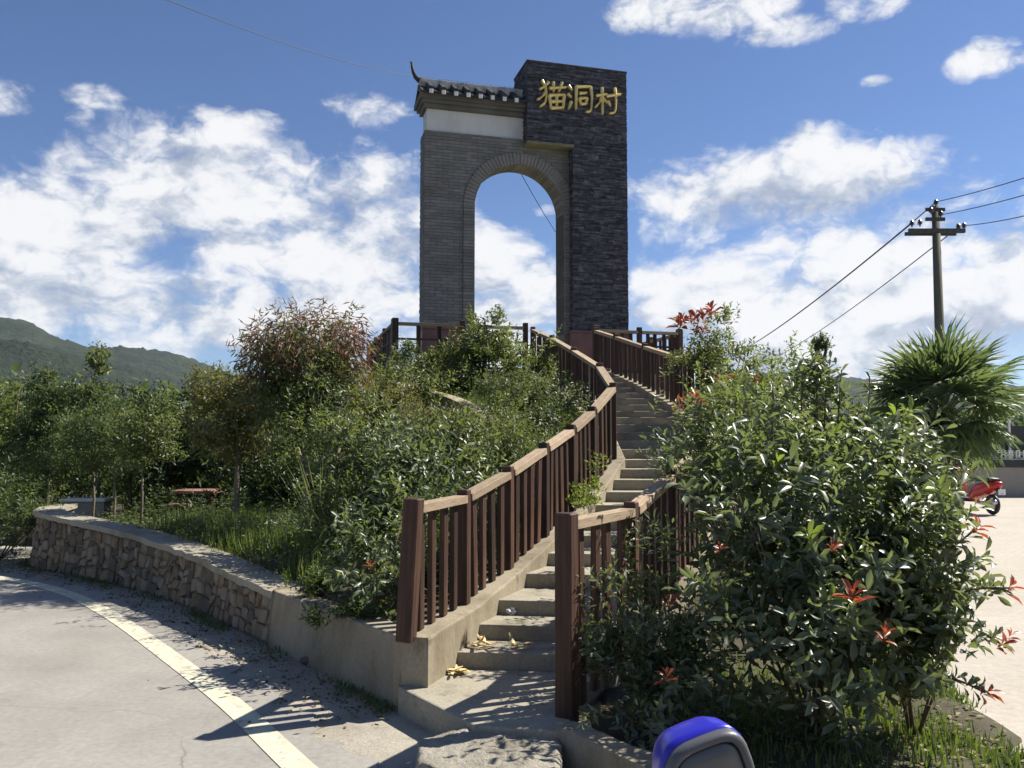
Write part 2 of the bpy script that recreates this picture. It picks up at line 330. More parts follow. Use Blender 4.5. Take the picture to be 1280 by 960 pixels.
def place(mesh, name, mat, parent, M):                # a piece that shares its mesh; M = world matrix
    o = link(name, mesh, mat, parent)
    if parent is not None:
        o.matrix_basis = M
    else: o.matrix_world = M
    WM[o.name] = M
    return o
def frame(loc, zdir=(0, 0, 1), xdir=(1, 0, 0), scale=(1, 1, 1)):
    z = Vector(zdir).normalized(); x = Vector(xdir); x = (x - z * x.dot(z)).normalized(); y = z.cross(x)
    M = Matrix(((x.x, y.x, z.x, loc[0]), (x.y, y.y, z.y, loc[1]), (x.z, y.z, z.z, loc[2]), (0, 0, 0, 1)))
    return M @ Matrix.Diagonal((*scale, 1))
def chamfer_box(name, sx, sy, sz, ch):                # 44 triangles, base at z = 0
    bm = bmesh.new(); bmesh.ops.create_cube(bm, size=1)
    for v in bm.verts: v.co = Vector((v.co.x * sx, v.co.y * sy, (v.co.z + 0.5) * sz))
    bmesh.ops.bevel(bm, geom=bm.edges[:], offset=ch, segments=1, affect='EDGES')
    m = bpy.data.meshes.new(name); bm.to_mesh(m); bm.free(); return m

# ------------------------------------------------------------------ leaves
def unit(a): return a / np.maximum(np.linalg.norm(a, axis=1, keepdims=True), 1e-9)
T4 = (np.array([[0, 0, 0], [.42, .5, .10], [.42, -.5, .10], [1, 0, -.06], [.45, 0, 0]]), [(0, 4, 1), (0, 2, 4), (1, 4, 3), (4, 2, 3)])
T2 = (np.array([[0, 0, 0], [.45, .5, .06], [1, 0, -.04], [.45, -.5, .06]]), [(0, 2, 1), (0, 3, 2)])
T8 = (np.array([[0, 0, 0], [.12, 0, 0], [.40, .40, .10], [.40, 0, .0], [.40, -.40, .10], [.72, .46, .08], [.72, 0, -.02], [.72, -.46, .08], [1, 0, -.10]]),
      [(0, 1, 2), (0, 4, 1), (1, 3, 2), (1, 4, 3), (2, 3, 6, 5), (3, 4, 7, 6), (5, 6, 8), (6, 7, 8)])
TB = (np.array([[0, .5, 0], [0, -.5, 0], [.5, -.42, .06], [.5, .42, .06], [1, 0, -.10]]), [(0, 1, 2, 3), (3, 2, 4)])
TP = (np.array([[0, .3, 0], [0, -.3, 0], [.35, -.5, .02], [.35, .5, .02], [.7, -.36, -.03], [.7, .36, -.03], [1, 0, -.20]]), [(0, 1, 2, 3), (3, 2, 4, 5), (5, 4, 6)])
def leaf_arrays(pos, d, nrm, ln, wd, tmpl):
    V, F = tmpl
    d = unit(d); s = unit(np.cross(nrm, d)); u = np.cross(d, s)
    N = len(pos); k = len(V)
    ln = np.broadcast_to(ln, N); wd = np.broadcast_to(wd, N)
    pts = pos[:, None, :] + d[:, None, :] * (V[None, :, 0] * ln[:, None])[..., None] \
        + s[:, None, :] * (V[None, :, 1] * wd[:, None])[..., None] + u[:, None, :] * (V[None, :, 2] * ln[:, None])[..., None]
    return pts.reshape(-1, 3)
def leaf_mesh(name, pos, d, nrm, ln, wd, tmpl):
    V, F = tmpl; k = len(V); N = len(pos)
    pts = leaf_arrays(pos, d, nrm, ln, wd, tmpl)
    m = bpy.data.meshes.new(name)
    m.vertices.add(len(pts)); m.vertices.foreach_set('co', pts.astype(np.float32).ravel())
    loops = []; starts = []; tot = 0; per = []
    for f in F: per.append(len(f))
    flat = np.concatenate([np.array(f) for f in F])
    allv = (flat[None, :] + (np.arange(N) * k)[:, None]).ravel()
    m.loops.add(len(allv)); m.loops.foreach_set('vertex_index', allv.astype(np.int32))
    st = np.concatenate([[0], np.cumsum(per)[:-1]]); L = sum(per)
    sts = (st[None, :] + (np.arange(N) * L)[:, None]).ravel()
    m.polygons.add(len(sts)); m.polygons.foreach_set('loop_start', sts.astype(np.int32))
    m.update(calc_edges=True); m.validate()
    return m
def clumped(n, ells, shell=.5, per=9, sig=.17):
    """points gathered in leaf clumps spread through the crown"""
    c, cd_ = in_ellipsoids(max(6, n // per), ells, shell); i = RNG.integers(0, len(c), n)
    sz = np.mean([min(e[3:]) for e in ells]) * sig * RNG.uniform(.6, 1.7, len(c))
    return c[i] + RNG.normal(size=(n, 3)) * sz[i][:, None] * np.array([1.15, 1.15, .75]), unit(cd_[i] + RNG.normal(size=(n, 3)) * .45)
def rnd_dir(n):
    a = RNG.normal(size=(n, 3)); return unit(a)
def shoots(base, axis, length, per, spread=0.9, leaf=0.1, jitter=0.25):
    """leaves set in a spiral along each shoot -> pos, dir, normal, len"""
    K = len(base); t = (np.arange(per) + 0.5) / per
    axis = unit(axis); ref = np.where(np.abs(axis[:, 2:3]) < 0.9, np.array([[0, 0, 1.0]]), np.array([[1.0, 0, 0]]))
    a = unit(np.cross(ref, axis)); b = np.cross(axis, a)
    ph = RNG.uniform(0, 6.28, (K, 1)) + np.arange(per)[None, :] * 2.4
    rad = a[:, None, :] * np.cos(ph)[..., None] + b[:, None, :] * np.sin(ph)[..., None]
    up = (0.25 + 0.75 * t ** 2)[None, :, None]
    d = rad * spread + axis[:, None, :] * up * 1.0 + RNG.normal(size=(K, per, 3)) * jitter
    nrm = axis[:, None, :] * 1.0 - rad * 0.35 * up + RNG.normal(size=(K, per, 3)) * 0.2
    pos = base[:, None, :] + axis[:, None, :] * (t[None, :, None] * np.broadcast_to(length, K)[:, None, None])
    ln = leaf * RNG.uniform(0.55, 1.22, (K, per)) * (1.0 - 0.35 * t ** 3)[None, :]
    return pos.reshape(-1, 3), d.reshape(-1, 3), nrm.reshape(-1, 3), ln.ravel()
def in_ellipsoids(n, ells, shell=0.55, cut=None):
    """points biased to the shell of a few ellipsoids (cx,cy,cz,rx,ry,rz) -> point, outward dir"""
    vol = np.array([e[3] * e[4] * e[5] for e in ells]); vol = vol ** 0.75; vol /= vol.sum()
    idx = RNG.choice(len(ells), n, p=vol); E = np.array(ells)[idx]
    d = rnd_dir(n); r = RNG.uniform(0, 1, (n, 1)) ** (1 - shell) 
    lump = 1 + 0.24 * np.sin(d[:, :1] * 5.1 + idx[:, None] * 2.0 + 1) * np.cos(d[:, 2:] * 6.3 + d[:, 1:2] * 4.2)
    return E[:, :3] + d * r * E[:, 3:] * lump, d

# ------------------------------------------------------------------ stairs layout (rail joints seen in the photo, depth from the run of steps)
LK = [(517, 630, 797, 5.35), (580, 618, 755, 6.2), (635, 588, 705, 7.0), (680, 558, 665, 7.7), (714, 535, 636, 8.4), (740, 512, 610, 9.1),
      (766, 482, 570, 9.9), (749, 457, 535, 11.3), (717, 437, 500, 12.8), (690, 422, 480, 14.3), (666, 411, 465, 15.7)]
L_TOP = [P(a, b, y) for a, b, c, y in LK]
L_ZB = [0.44, 0.49, 0.62, 0.80, 0.97, 1.15, 1.45, 1.86, 2.24, 2.61, 2.92]
L_TOP = [Vector((p.x, p.y, max(p.z, L_ZB[i] + 0.76))) for i, p in enumerate(L_TOP)]
L_BASE = [Vector((p.x - (0.04 if i == 0 else 0), p.y, L_ZB[i])) for i, p in enumerate(L_TOP)]
RS = [(0.42, 5.25), (0.78, 6.05), (1.12, 6.85), (1.48, 7.55), (1.84, 8.25), (2.18, 8.95), (2.52, 9.85), (2.44, 11.25), (2.26, 12.7), (1.98, 14.1), (1.6, 15.3)]
def lerp(a, b, t): return a + (b - a) * t
def kn(arr, t):
    i = min(int(t), len(arr) - 2); return lerp(arr[i], arr[i + 1], t - i)
LXY = [Vector((p.x + 0.13, p.y - 0.02)) for p in L_BASE]
RXY = [Vector(q) for q in RS]
PLAT = 2.92
NST = 26; RISE = (PLAT - 0.15) / NST
def t_of_z(z):
    return float(np.interp(z, [q - 0.16 for q in L_ZB[:-1]] + [PLAT], range(11)))
STEP_T = [t_of_z(0.15 + RISE * k) if k > 0 else 0.0 for k in range(NST)]
STEP_T[0] = 0.52
for k in range(1, NST): STEP_T[k] = max(STEP_T[k], 0.52 + k * 0.42 if k < 3 else 0)
def stair_z(y): return float(np.interp(y, [p.y for p in L_BASE], [z - 0.16 for z in L_ZB]))

# ------------------------------------------------------------------ terrain
WALL = [(-0.70, 5.36), (-1.30, 6.15), (-1.98, 7.05), (-2.55, 7.75), (-3.2, 8.55), (-3.9, 9.3), (-4.66, 10.0), (-5.5, 10.65), (-6.15, 11.15), (-6.42, 11.55), (-6.6, 12.3), (-6.8, 13.2)]
WALLH = [0.42, 0.42, 0.42, 0.46, 0.52, 0.57, 0.62, 0.67, 0.72, .73, .74, .75]
wy = [q[1] for q in WALL] + [14.0, 16, 30]; wx = [q[0] for q in WALL] + [-9.0, -13.5, -15]
ly = [p.y for p in L_BASE]; lx = [p.x for p in L_BASE]; ry = [q[1] for q in RS]; rx = [q[0] for q in RS]
def H(x, y):
    x = np.asarray(x, float); y = np.asarray(y, float)
    yp = np.interp(y, [4.5, 5.3, 6.2, 7.7, 9.1, 9.9, 11.3, 12.8, 14.3, 15.2, 20, 27], [.2, .3, .36, .68, .95, 1.25, 1.66, 2.05, 2.45, 2.8, 2.8, .7])
    xl = np.interp(y, ly + [20], lx + [-0.6]); xr = np.interp(y, ry + [20], rx + [2.6])
    gar = np.interp(y, [5, 6.3, 9, 11.5, 12.5, 14, 18, 24], [.33, .36, .47, .50, .40, .28, .2, .1])
    gar = gar - .09 * np.exp(-(np.maximum(x - np.interp(y, wy, wx) - .3, 0) / .45) ** 2)
    dl = np.maximum(0, xl - x - 0.15 - np.interp(y, [5, 8, 12, 15, 20], [0, .35, 1.2, 2.3, 2.6]))
    fl = np.exp(-(dl / 1.5) ** 2)
    hl = gar + np.maximum(yp - gar, 0) * fl
    dr = np.maximum(0, x - xr - 0.15 - np.interp(y, [5, 9, 14, 18], [0, .1, .9, 2.0]))
    hr = 0.02 + np.maximum(yp - .28, 0) * np.exp(-(dr / 1.25) ** 2)
    mid = np.interp(y, ly, [z - 0.62 for z in L_ZB])
    h = np.where(x < xl, hl, np.where(x > xr, hr, np.where(y < 15.6, mid, 2.8)))
    h = h + 0.03 * np.sin(x * 3.1 + y * 2.0) * np.cos(y * 2.7)
    xw = np.interp(y, wy, wx)
    off = (x < xw + 0.24) & (y > 5.1)
    h = np.where(off, -0.5, h)
    xb = np.interp(y, [3, 4.2, 6, 9, 14, 22], [2.75, 2.7, 3.0, 3.7, 5.2, 6.2])
    xb = xb + .03 * np.sin(y * 5.3)
    h = np.where(x > xb, -0.5, h)
    kx = np.interp(y, [2.9, 3.3, 4.57, 4.85, 5.35], [1.6, 1.22, 0.30, 0.32, 0.36])
    h = np.where((y < 5.35) & (x < kx), -0.5, h)
    h = np.where(y < 3.0, -0.5, h)
    return h
def Hs(x, y): return float(H(np.array([x]), np.array([y]))[0])

def grid_mesh(name, xs, ys, hf, keep):
    X, Y = np.meshgrid(xs, ys); Z = hf(X, Y); nx = len(xs)
    v = np.stack([X.ravel(), Y.ravel(), Z.ravel()], 1)
    f = []
    Zr = Z
    for j in range(len(ys) - 1):
        for i in range(nx - 1):
            if max(Zr[j, i], Zr[j, i + 1], Zr[j + 1, i], Zr[j + 1, i + 1]) > keep:
                f.append((j * nx + i, j * nx + i + 1, (j + 1) * nx + i + 1, (j + 1) * nx + i))
    m = bpy.data.meshes.new(name); m.from_pydata(v.tolist(), [], f); m.update()
    m.polygons.foreach_set('use_smooth', [True] * len(f)); return m
mound = link('mound', grid_mesh('mound', np.arange(-15, 8, 0.13), np.arange(2.9, 28, 0.13), H, -0.3), 'earth'); tag(mound, kind='structure')
g = MB().add([(-1900, -1900, -0.03), (1900, -1900, -0.03), (1900, 1900, -0.03), (-1900, 1900, -0.03)], [(0, 1, 2, 3)])
tag(build(g, 'ground', 'meadow'), kind='structure')

# road: concrete carriageway bending left, verge strip along the wall, painted edge line
def strip(pts, w0, w1, z, name, mat):
    """ribbon along a 2-d polyline; w0,w1: offsets to the left and right of travel"""
    mb = MB(); n = len(pts); vs = []
    for i in range(n):
        a = Vector(pts[max(i - 1, 0)]); b = Vector(pts[min(i + 1, n - 1)]); t = (b - a).normalized(); nn = Vector((t.y, -t.x))
        p = Vector(pts[i]); l = p - nn * w0; r = p + nn * w1
        vs += [(l.x, l.y, z), (r.x, r.y, z)]
    mb.add(vs, [(2 * i, 2 * i + 1, 2 * i + 3, 2 * i + 2) for i in range(n - 1)])
    return build(mb, name, mat)
def smooth_line(pts, sub=8):
    out = []; p = [Vector(q) for q in pts]; n = len(p)
    for i in range(n - 1):
        p0, p1, p2, p3 = p[max(i - 1, 0)], p[i], p[i + 1], p[min(i + 2, n - 1)]
        for k in range(sub):
            t = k / sub
            out.append(0.5 * ((2 * p1) + (p2 - p0) * t + (2 * p0 - 5 * p1 + 4 * p2 - p3) * t * t + (3 * p1 - p0 - 3 * p2 + p3) * t ** 3))
    out.append(p[-1]); return out
line = [G(*q).to_2d() for q in ((372, 960), (287, 880), (215, 824), (150, 777), (100, 749), (60, 735), (20, 726), (-30, 719), (-110, 712), (-230, 707))]
d0 = (line[0] - line[1]).normalized()
line = [line[0] + d0 * 6, line[0] + d0 * 2.5] + line
sm = smooth_line(line)
rd = random.Random(4); edge = []
for i in range(len(sm) - 1):
    for k in range(6):
        q = sm[i].lerp(sm[i + 1], k / 6); t = (sm[i + 1] - sm[i]).normalized(); nn = Vector((t.y, -t.x)); j_ = i + k / 6
        edge.append((q - nn * 5.6, q + nn * (0.30 + .05 * math.sin(j_ * 1.3) + .03 * math.sin(j_ * 3.7 + 1) + rd.uniform(-.018, .018))))
mb = MB(); n = len(edge); far = [(-60, edge[-1][1].y + 2), (-60, -14), (edge[0][1].x, -14)]
mb.add([(r_.x, r_.y, 0) for l, r_ in edge] + [(x_, y_, 0) for x_, y_ in far], [tuple(range(n + 3))])
mb.add([(r_.x, r_.y, 0) for l, r_ in edge] + [(r_.x, r_.y, -.05) for l, r_ in edge], [(i, n + i, n + i + 1, i + 1) for i in range(n - 1)])
tag(build(mb, 'road', 'road_concrete'), kind='structure')
tag(strip(sm, 0.072, 0.085, 0.004, 'road_line', 'line_paint'), kind='structure')
# dirty concrete verge between the road slab and the wall, under the slab's broken edge
vb = MB(); out = []; inn = []
for i, p in enumerate(sm):
    a = sm[max(i - 1, 0)]; b = sm[min(i + 1, len(sm) - 1)]; t = (b - a).normalized(); nn = Vector((t.y, -t.x))
    inn.append(p); out.append(p + nn * 3.4)
vb.add([(q.x, q.y, -0.010) for q in inn] + [(q.x, q.y, -0.010) for q in out], [(i, len(inn) + i, len(inn) + i + 1, i + 1) for i in range(len(inn) - 1)])
tag(build(vb, 'verge', 'verge_concrete'), kind='structure')
# sunlit paved yard on the right
yd = MB().add([(2.72, -6, -0.012), (60, -6, -0.012), (60, 26.2, -0.012), (4.6, 26.2, -0.012), (5.6, 16, -0.012), (3.7, 9, -0.012), (2.95, 6, -0.012), (2.6, 4.2, -0.012)], [(0, 1, 2, 3, 4, 5, 6, 7)])
tag(build(yd, 'yard_pavement', 'yard_concrete'), kind='structure')

# ------------------------------------------------------------------ hills all round, by azimuth
def hill_ring(name, r0, r1, r2, knots, amp, seed):
    rr = np.random.default_rng(seed); n = 1400; m = 22
    A = np.linspace(-math.pi, math.pi, n, endpoint=False)
    ka = np.array([k[0] for k in knots]); ke = np.array([k[1] for k in knots])
    E = np.interp(A, ka, ke)
    E = np.convolve(np.r_[E[-12:], E, E[:12]], np.hanning(25) / np.hanning(25).sum(), 'valid')
    wob = sum(amp / (k + 1) ** 1.3 * np.sin(A * (29 + 41 * k) + rr.uniform(0, 6)) for k in range(7))
    E = np.maximum(E + wob, 0.004)
    prof = [(r0 + (r1 - r0) * q, math.sin(q * math.pi / 2) ** 1.25) for q in np.linspace(0, 1, m)] + [(r1 + (r2 - r1) * q, math.cos(q * math.pi / 2)) for q in np.linspace(0.2, 1, 5)]
    v = []
    for j, (rad, hgt) in enumerate(prof):
        jit = rr.normal(size=n) * (r1 - r0) * 0.002 + 0.03 * (r1 - r0) * np.sin(A * 31 + j * 0.5) * math.sin(min(1, j / m) * math.pi)
        rad_ = rad + jit
        z = np.maximum(E * r1 * hgt + (rr.normal(size=n) * 0.0012 * r1 * hgt ** 0.5 if j < m else 0), 0) - 0.5 * (j in (0, len(prof) - 1))
        v += list(zip(np.sin(A) * rad_, np.cos(A) * rad_, z))
    f = []
    for j in range(len(prof) - 1):
        for i in range(n):
            f.append((j * n + i, j * n + (i + 1) % n, (j + 1) * n + (i + 1) % n, (j + 1) * n + i))
    me = bpy.data.meshes.new(name); me.from_pydata(v, [], f); me.update()
    me.polygons.foreach_set('use_smooth', [True] * len(f))
    o = link(name, me, 'hill_forest'); tag(o, kind='structure'); return o
def knots_px(lst, left, right):
    k = [(-math.pi, left), (-0.95, left)]
    for px, py in lst:
        a, e = px_ang(px, py); k.append((a, math.tan(e)))
    return k + [(0.95, right), (math.pi, right)]
hill_ring('far_hills', 560, 1100, 1500, knots_px([(-120, 430), (0, 398), (30, 401), (62, 418), (95, 440), (140, 438), (190, 438), (225, 448), (260, 462), (330, 478), (480, 490), (800, 500), (960, 468), (1080, 474), (1280, 486)], 0.10, 0.09), 0.0012, 3)
hill_ring('near_hills', 200, 420, 600, knots_px([(-120, 410), (0, 424), (60, 434), (110, 452), (160, 470), (240, 486), (340, 500), (700, 515), (960, 500), (1100, 510), (1280, 505)], 0.08, 0.05), 0.0014, 8)

# ------------------------------------------------------------------ staircase
stair = empty('concrete_staircase', (0, 5.3, 0), 'curving concrete staircase climbing from the landing slab to the brick gateway', 'staircase')
c0, c1 = G(497, 858, 0.15), G(594, 907, 0.15)
lb = MB()
poly = [(c0.x, c0.y), (c1.x, c1.y), (0.30, 4.52), (0.36, 5.25), (kn(RXY, .5).x, kn(RXY, .5).y), (kn(LXY, .5).x - .16, kn(LXY, .5).y), (c0.x + .05, c0.y + .12)]
lb.prism(poly, -0.05, 0.15)
build(lb, 'landing', 'step_concrete', stair, bevel=0.012)
for k in range(NST):
    t0 = STEP_T[k]; t1 = STEP_T[k + 1] if k + 1 < NST else 10.0
    a, b = kn(LXY, t0), kn(RXY, t0); c, d = kn(RXY, min(t1 + 0.06, 10)), kn(LXY, min(t1 + 0.06, 10))
    jz = random.uniform(-.006, .006)
    z1 = 0.15 + RISE * (k + 1) + jz
    s_ = MB().prism([(a.x - .02, a.y + random.uniform(-.012, .012)), (b.x + .05, b.y + random.uniform(-.012, .012)), (c.x + .05, c.y), (d.x - .02, d.y)], z1 - 0.42, z1)
    build(s_, 'step', 'step_concrete', stair, bevel=0.01)
def stringer(XY, Z, wd, t0, t1, drop):
    mb = MB(); n = 41; ring = []
    for i in range(n):
        t = t0 + (t1 - t0) * i / (n - 1); p = kn(XY, t); q = kn(XY, min(t + .2, 10)) - kn(XY, max(t - .2, 0)); q = q.normalized(); nn = Vector((q.y, -q.x)) * wd / 2
        z = kn(Z, t); e = random.uniform(-.006, .006)
        ring.append([(p.x - nn.x, p.y - nn.y, z - drop), (p.x + nn.x, p.y + nn.y, z - drop), (p.x + nn.x, p.y + nn.y, z + e), (p.x - nn.x, p.y - nn.y, z + e)])
    vs = [v for r_ in ring for v in r_]
    fs = [(i * 4 + k, (i + 1) * 4 + k, (i + 1) * 4 + (k + 1) % 4, i * 4 + (k + 1) % 4) for i in range(n - 1) for k in range(4)]
    fs = [f[::-1] for f in fs] + [(0, 1, 2, 3), tuple((n - 1) * 4 + k for k in (3, 2, 1, 0))]
    mb.add(vs, fs); return mb
SL = [Vector((p.x + 0.03, p.y)) for p in L_BASE]
build(stringer(SL, L_ZB, 0.21, 0.0, 10, 0.55), 'stringer', 'old_concrete', stair, bevel=0.012)
R_ZB = [0.18, 0.33, 0.52, 0.72, 0.9, 1.1, 1.45, 1.86, 2.24, 2.61, 2.92]
SR = [Vector((q.x + 0.06, q.y)) for q in RXY]
build(stringer(SR, R_ZB, 0.18, 1.2, 10, 0.55), 'stringer', 'old_concrete', stair, bevel=0.012)

# ------------------------------------------------------------------ timber railings
M_POST = chamfer_box('post', 0.102, 0.102, 1, 0.007); M_BAL = chamfer_box('baluster', 0.070, 0.036, 1, 0.004)
M_BAR = chamfer_box('bar', 1, 1, 1, 0.03)
for m_ in (M_POST, M_BAL): m_.materials.append(MATS['wood_brown'])
M_BAR.materials.append(MATS['wood_rail'])
M_BAR2 = M_BAR.copy(); M_BAR2.materials.clear(); M_BAR2.materials.append(MATS['wood_brown'])
def bar(parent, name, a, b, wdt, hgt, mesh):
    a = Vector(a); b = Vector(b); d = b - a
    x = d.normalized().cross(Vector((0, 0, 1)))
    return place(mesh, name, None, parent, frame(a, d, x, (wdt, hgt, d.length)))
def railing(name, label, cat, tops, bases, nb, proud=0.03, postw=1.0, lower=True, lean=None, group=None, skip_posts=()):
    r_ = empty(name, bases[0], label, cat, group)
    for i, (t, b) in enumerate(zip(tops, bases)):
        if i in skip_posts: continue
        b = Vector(b); t = Vector((t.x, t.y, t.z)); d = Vector((0, 0, 1)) if not (lean and i in lean) else Vector(lean[i])
        nxt = tops[min(i + 1, len(tops) - 1)] - tops[max(i - 1, 0)]; nxt.z = 0
        d = (t - b).normalized() if (t - b).xy.length > .01 else d
        place(M_POST, 'post', None, r_, frame(b - d * 0.02, d, nxt, (postw * (1 if i == 0 else .78), postw * (1 if i == 0 else .78), (t - b).length + 0.02 + proud)))
    for i in range(len(tops) - 1):
        a, b = Vector(tops[i]), Vector(tops[i + 1]); dd = (b - a).normalized()
        bar(r_, 'handrail', a + dd * 0.045 - Vector((0, 0, .03)), b - dd * 0.045 - Vector((0, 0, .03)), 0.10, 0.055, M_BAR)
        c, d = Vector(bases[i]), Vector(bases[i + 1])
        if lower: bar(r_, 'bottom_rail', c + dd * .05 + Vector((0, 0, .045)), d - dd * .05 + Vector((0, 0, .045)), 0.07, 0.04, M_BAR2)
        n = nb[i] if hasattr(nb, '__len__') else nb
        for k in range(n):
            f = (k + 1) / (n + 1) + random.uniform(-.015, .015)
            tp = lerp(a, b, f); bt = lerp(c, d, f); hh = tp.z - 0.05 - bt.z
            tilt = Vector((random.gauss(0, .008), random.gauss(0, .008), 1))
            place(M_BAL, 'baluster', None, r_, frame(bt + Vector((0, 0, .0)), tilt, Vector((dd.x, dd.y, 0)).lerp(Vector((random.uniform(-1, 1), random.uniform(-1, 1), 0)), .06), (random.uniform(.92, 1.08), 1, hh)))
    return r_
railing('stair_railing', 'brown timber railing on the concrete kerb on the weedy mound side of the stairs', 'railing', L_TOP, L_BASE, [4, 4, 4, 4, 4, 4, 5, 6, 6, 6], 0.035, lower=False)
R_TOP = [P(708, 649, 4.78), P(789, 634, 5.62)]
R_BASE = [Vector((R_TOP[0].x, 4.78, 0.13)), Vector((R_TOP[1].x, 5.62, 0.30))]
for (x_, y_, zt, zb) in [(1.22, 6.6, 1.40, .52), (1.66, 7.6, 1.58, .74), (2.10, 8.6, 1.82, 1.0)]:
    R_TOP.append(Vector((x_, y_, zt))); R_BASE.append(Vector((x_, y_, zb)))
for (px, py, Y, zb) in [(921, 492, 9.9, 1.42), (884, 461, 11.1, 1.78), (845, 444, 12.4, 2.10), (806, 432, 13.7, 2.42), (770, 420, 14.8, 2.68), (744, 412, 15.6, 2.92)]:
    p = P(px, py, Y); R_TOP.append(p); R_BASE.append(Vector((p.x, p.y, zb)))
railing('stair_railing', 'brown timber railing along the glossy shrubs on the yard side of the stairs', 'railing', R_TOP, R_BASE, [4, 5, 5, 5, 5, 6, 6, 6, 5, 5], 0.035, lower=False)

# ------------------------------------------------------------------ gateway frame of reference
AL = R(15.5); U = Vector((math.cos(AL), math.sin(AL), 0)); NRM = Vector((math.sin(AL), -math.cos(AL), 0))
O = P(530, 300, 17.0); O.z = 0
def F(px, py, off=0.0):
    d = ray(px, py); o = Vector((0, 0, EYE)); t = (off - (o - O).dot(NRM)) / d.dot(NRM); q = o + d * t
    return (q - O).dot(U), q.z
def W(s, off, z): return O + U * s + NRM * off + Vector((0, 0, z))
FR = Matrix(((U.x, -NRM.x, 0, 0), (U.y, -NRM.y, 0, 0), (0, 0, 1, 0), (0, 0, 0, 1)))
def sbox(mb, s0, s1, o0, o1, z0, z1):                 # o1 nearer the camera
    return mb.hexa([W(s0, o1, z0), W(s1, o1, z0), W(s1, o0, z0), W(s0, o0, z0), W(s0, o1, z1), W(s1, o1, z1), W(s1, o0, z1), W(s0, o0, z1)])

# platform
plat = MB(); sbox(plat, -0.85, 4.95, -3.2, 1.72, 1.6, PLAT)
tag(build(plat, 'gate_platform', 'old_concrete', bevel=0.02), kind='structure')
def prail(name, label, pts, nb):
    tops = [W(s, o, 3.76) for s, o in pts]; bases = [W(s, o, PLAT) for s, o in pts]
    r_ = railing(name, label, 'railing', tops, bases, nb, 0.07, 1.1)
    for i in range(len(tops) - 1):
        bar(r_, 'middle_rail', tops[i] - Vector((0, 0, .30)), tops[i + 1] - Vector((0, 0, .30)), 0.05, 0.035, M_BAR2)
sL = (L_BASE[-1] - O).dot(U)
prail('platform_railing', 'brown timber railing along the front edge of the platform below the brick pier', [(-0.78, 1.6), (0.45, 1.6), (1.65, 1.6)], 2)
prail('platform_railing', 'dark red timber railing running back beside the white banded end of the gate', [(-0.78, 1.5), (-0.78, 0.1), (-0.78, -1.4), (-0.78, -2.9)], 8)
prail('platform_railing', 'short brown timber railing right beside the foot of the slate tower', [(3.05, 1.6), (3.95, 1.6), (4.8, 1.6)], 4)
prail('platform_railing', 'brown timber railing running back behind the red tipped shrub on the platform', [(4.85, 1.5), (4.85, 0.2), (4.85, -1.3), (4.85, -2.9)], 5)

# ------------------------------------------------------------------ gateway
gate = empty('village_gate', W(1.8, 0, PLAT), 'tall grey brick arch joined to a dark slate tower with gold characters', 'gateway')
TH = 0.55; TO = 0.26; TD = 1.0
s_o0, _ = F(593, 300); s_o1, _ = F(705, 300)
RAD = (s_o1 - s_o0) / 2; SC_ = (s_o0 + s_o1) / 2
_, z_top = F(649, 206); ZS = z_top - RAD
_, ZW0 = F(529, 162); _, ZW1 = F(531, 135)
sT0, ZT = F(659, 77, TO); sT1, _ = F(784, 200, TO); sT2, ZU = F(716, 180, TO)
_, ZU = F(690, 180, TO)
ZPL = 3.86
WEND = sT2 + 0.3
# core of the arch wall
def arch_core(s0, s1, zb, zt, o_f, o_b):
    mb = MB(); n = 24
    arc = [(SC_ - RAD * math.cos(math.pi * i / n), ZS + RAD * math.sin(math.pi * i / n)) for i in range(n + 1)]
    inner = [(s_o0, zb)] + arc + [(s_o1, zb)]
    outer = [(s0, zb), (s0, ZS)] + [(s0 + (s1 - s0) * i / (n - 2), zt) for i in range(n - 1)] + [(s1, ZS), (s1, zb)]
    k = len(inner); outer = outer[:k]
    for off, flip in ((o_f, 0), (o_b, 1)):
        vs = [W(s, off, z) for s, z in inner] + [W(s, off, z) for s, z in outer]
        fs = [(i, i + 1, k + i + 1, k + i) for i in range(k - 1)]
        mb.add(vs, [f[::-1] if not flip else f for f in fs])
    vs = [W(s, o_f, z) for s, z in inner] + [W(s, o_b, z) for s, z in inner]
    mb.add(vs, [(i, i + 1, k + i + 1, k + i) for i in range(k - 1)])
    vs = [W(s, o_f, z) for s, z in outer] + [W(s, o_b, z) for s, z in outer]
    mb.add(vs, [(i + 1, i, k + i, k + i + 1) for i in range(k - 1)])
    return mb
wall = build(arch_core(0.02, WEND, PLAT, ZW0, -0.014, -TH + 0.014), 'wall', 'brick_joint', gate)
BH = 0.066; BL = 0.245; J = 0.007; RW = 0.235
bk = MB(); z = ZPL; row = 0
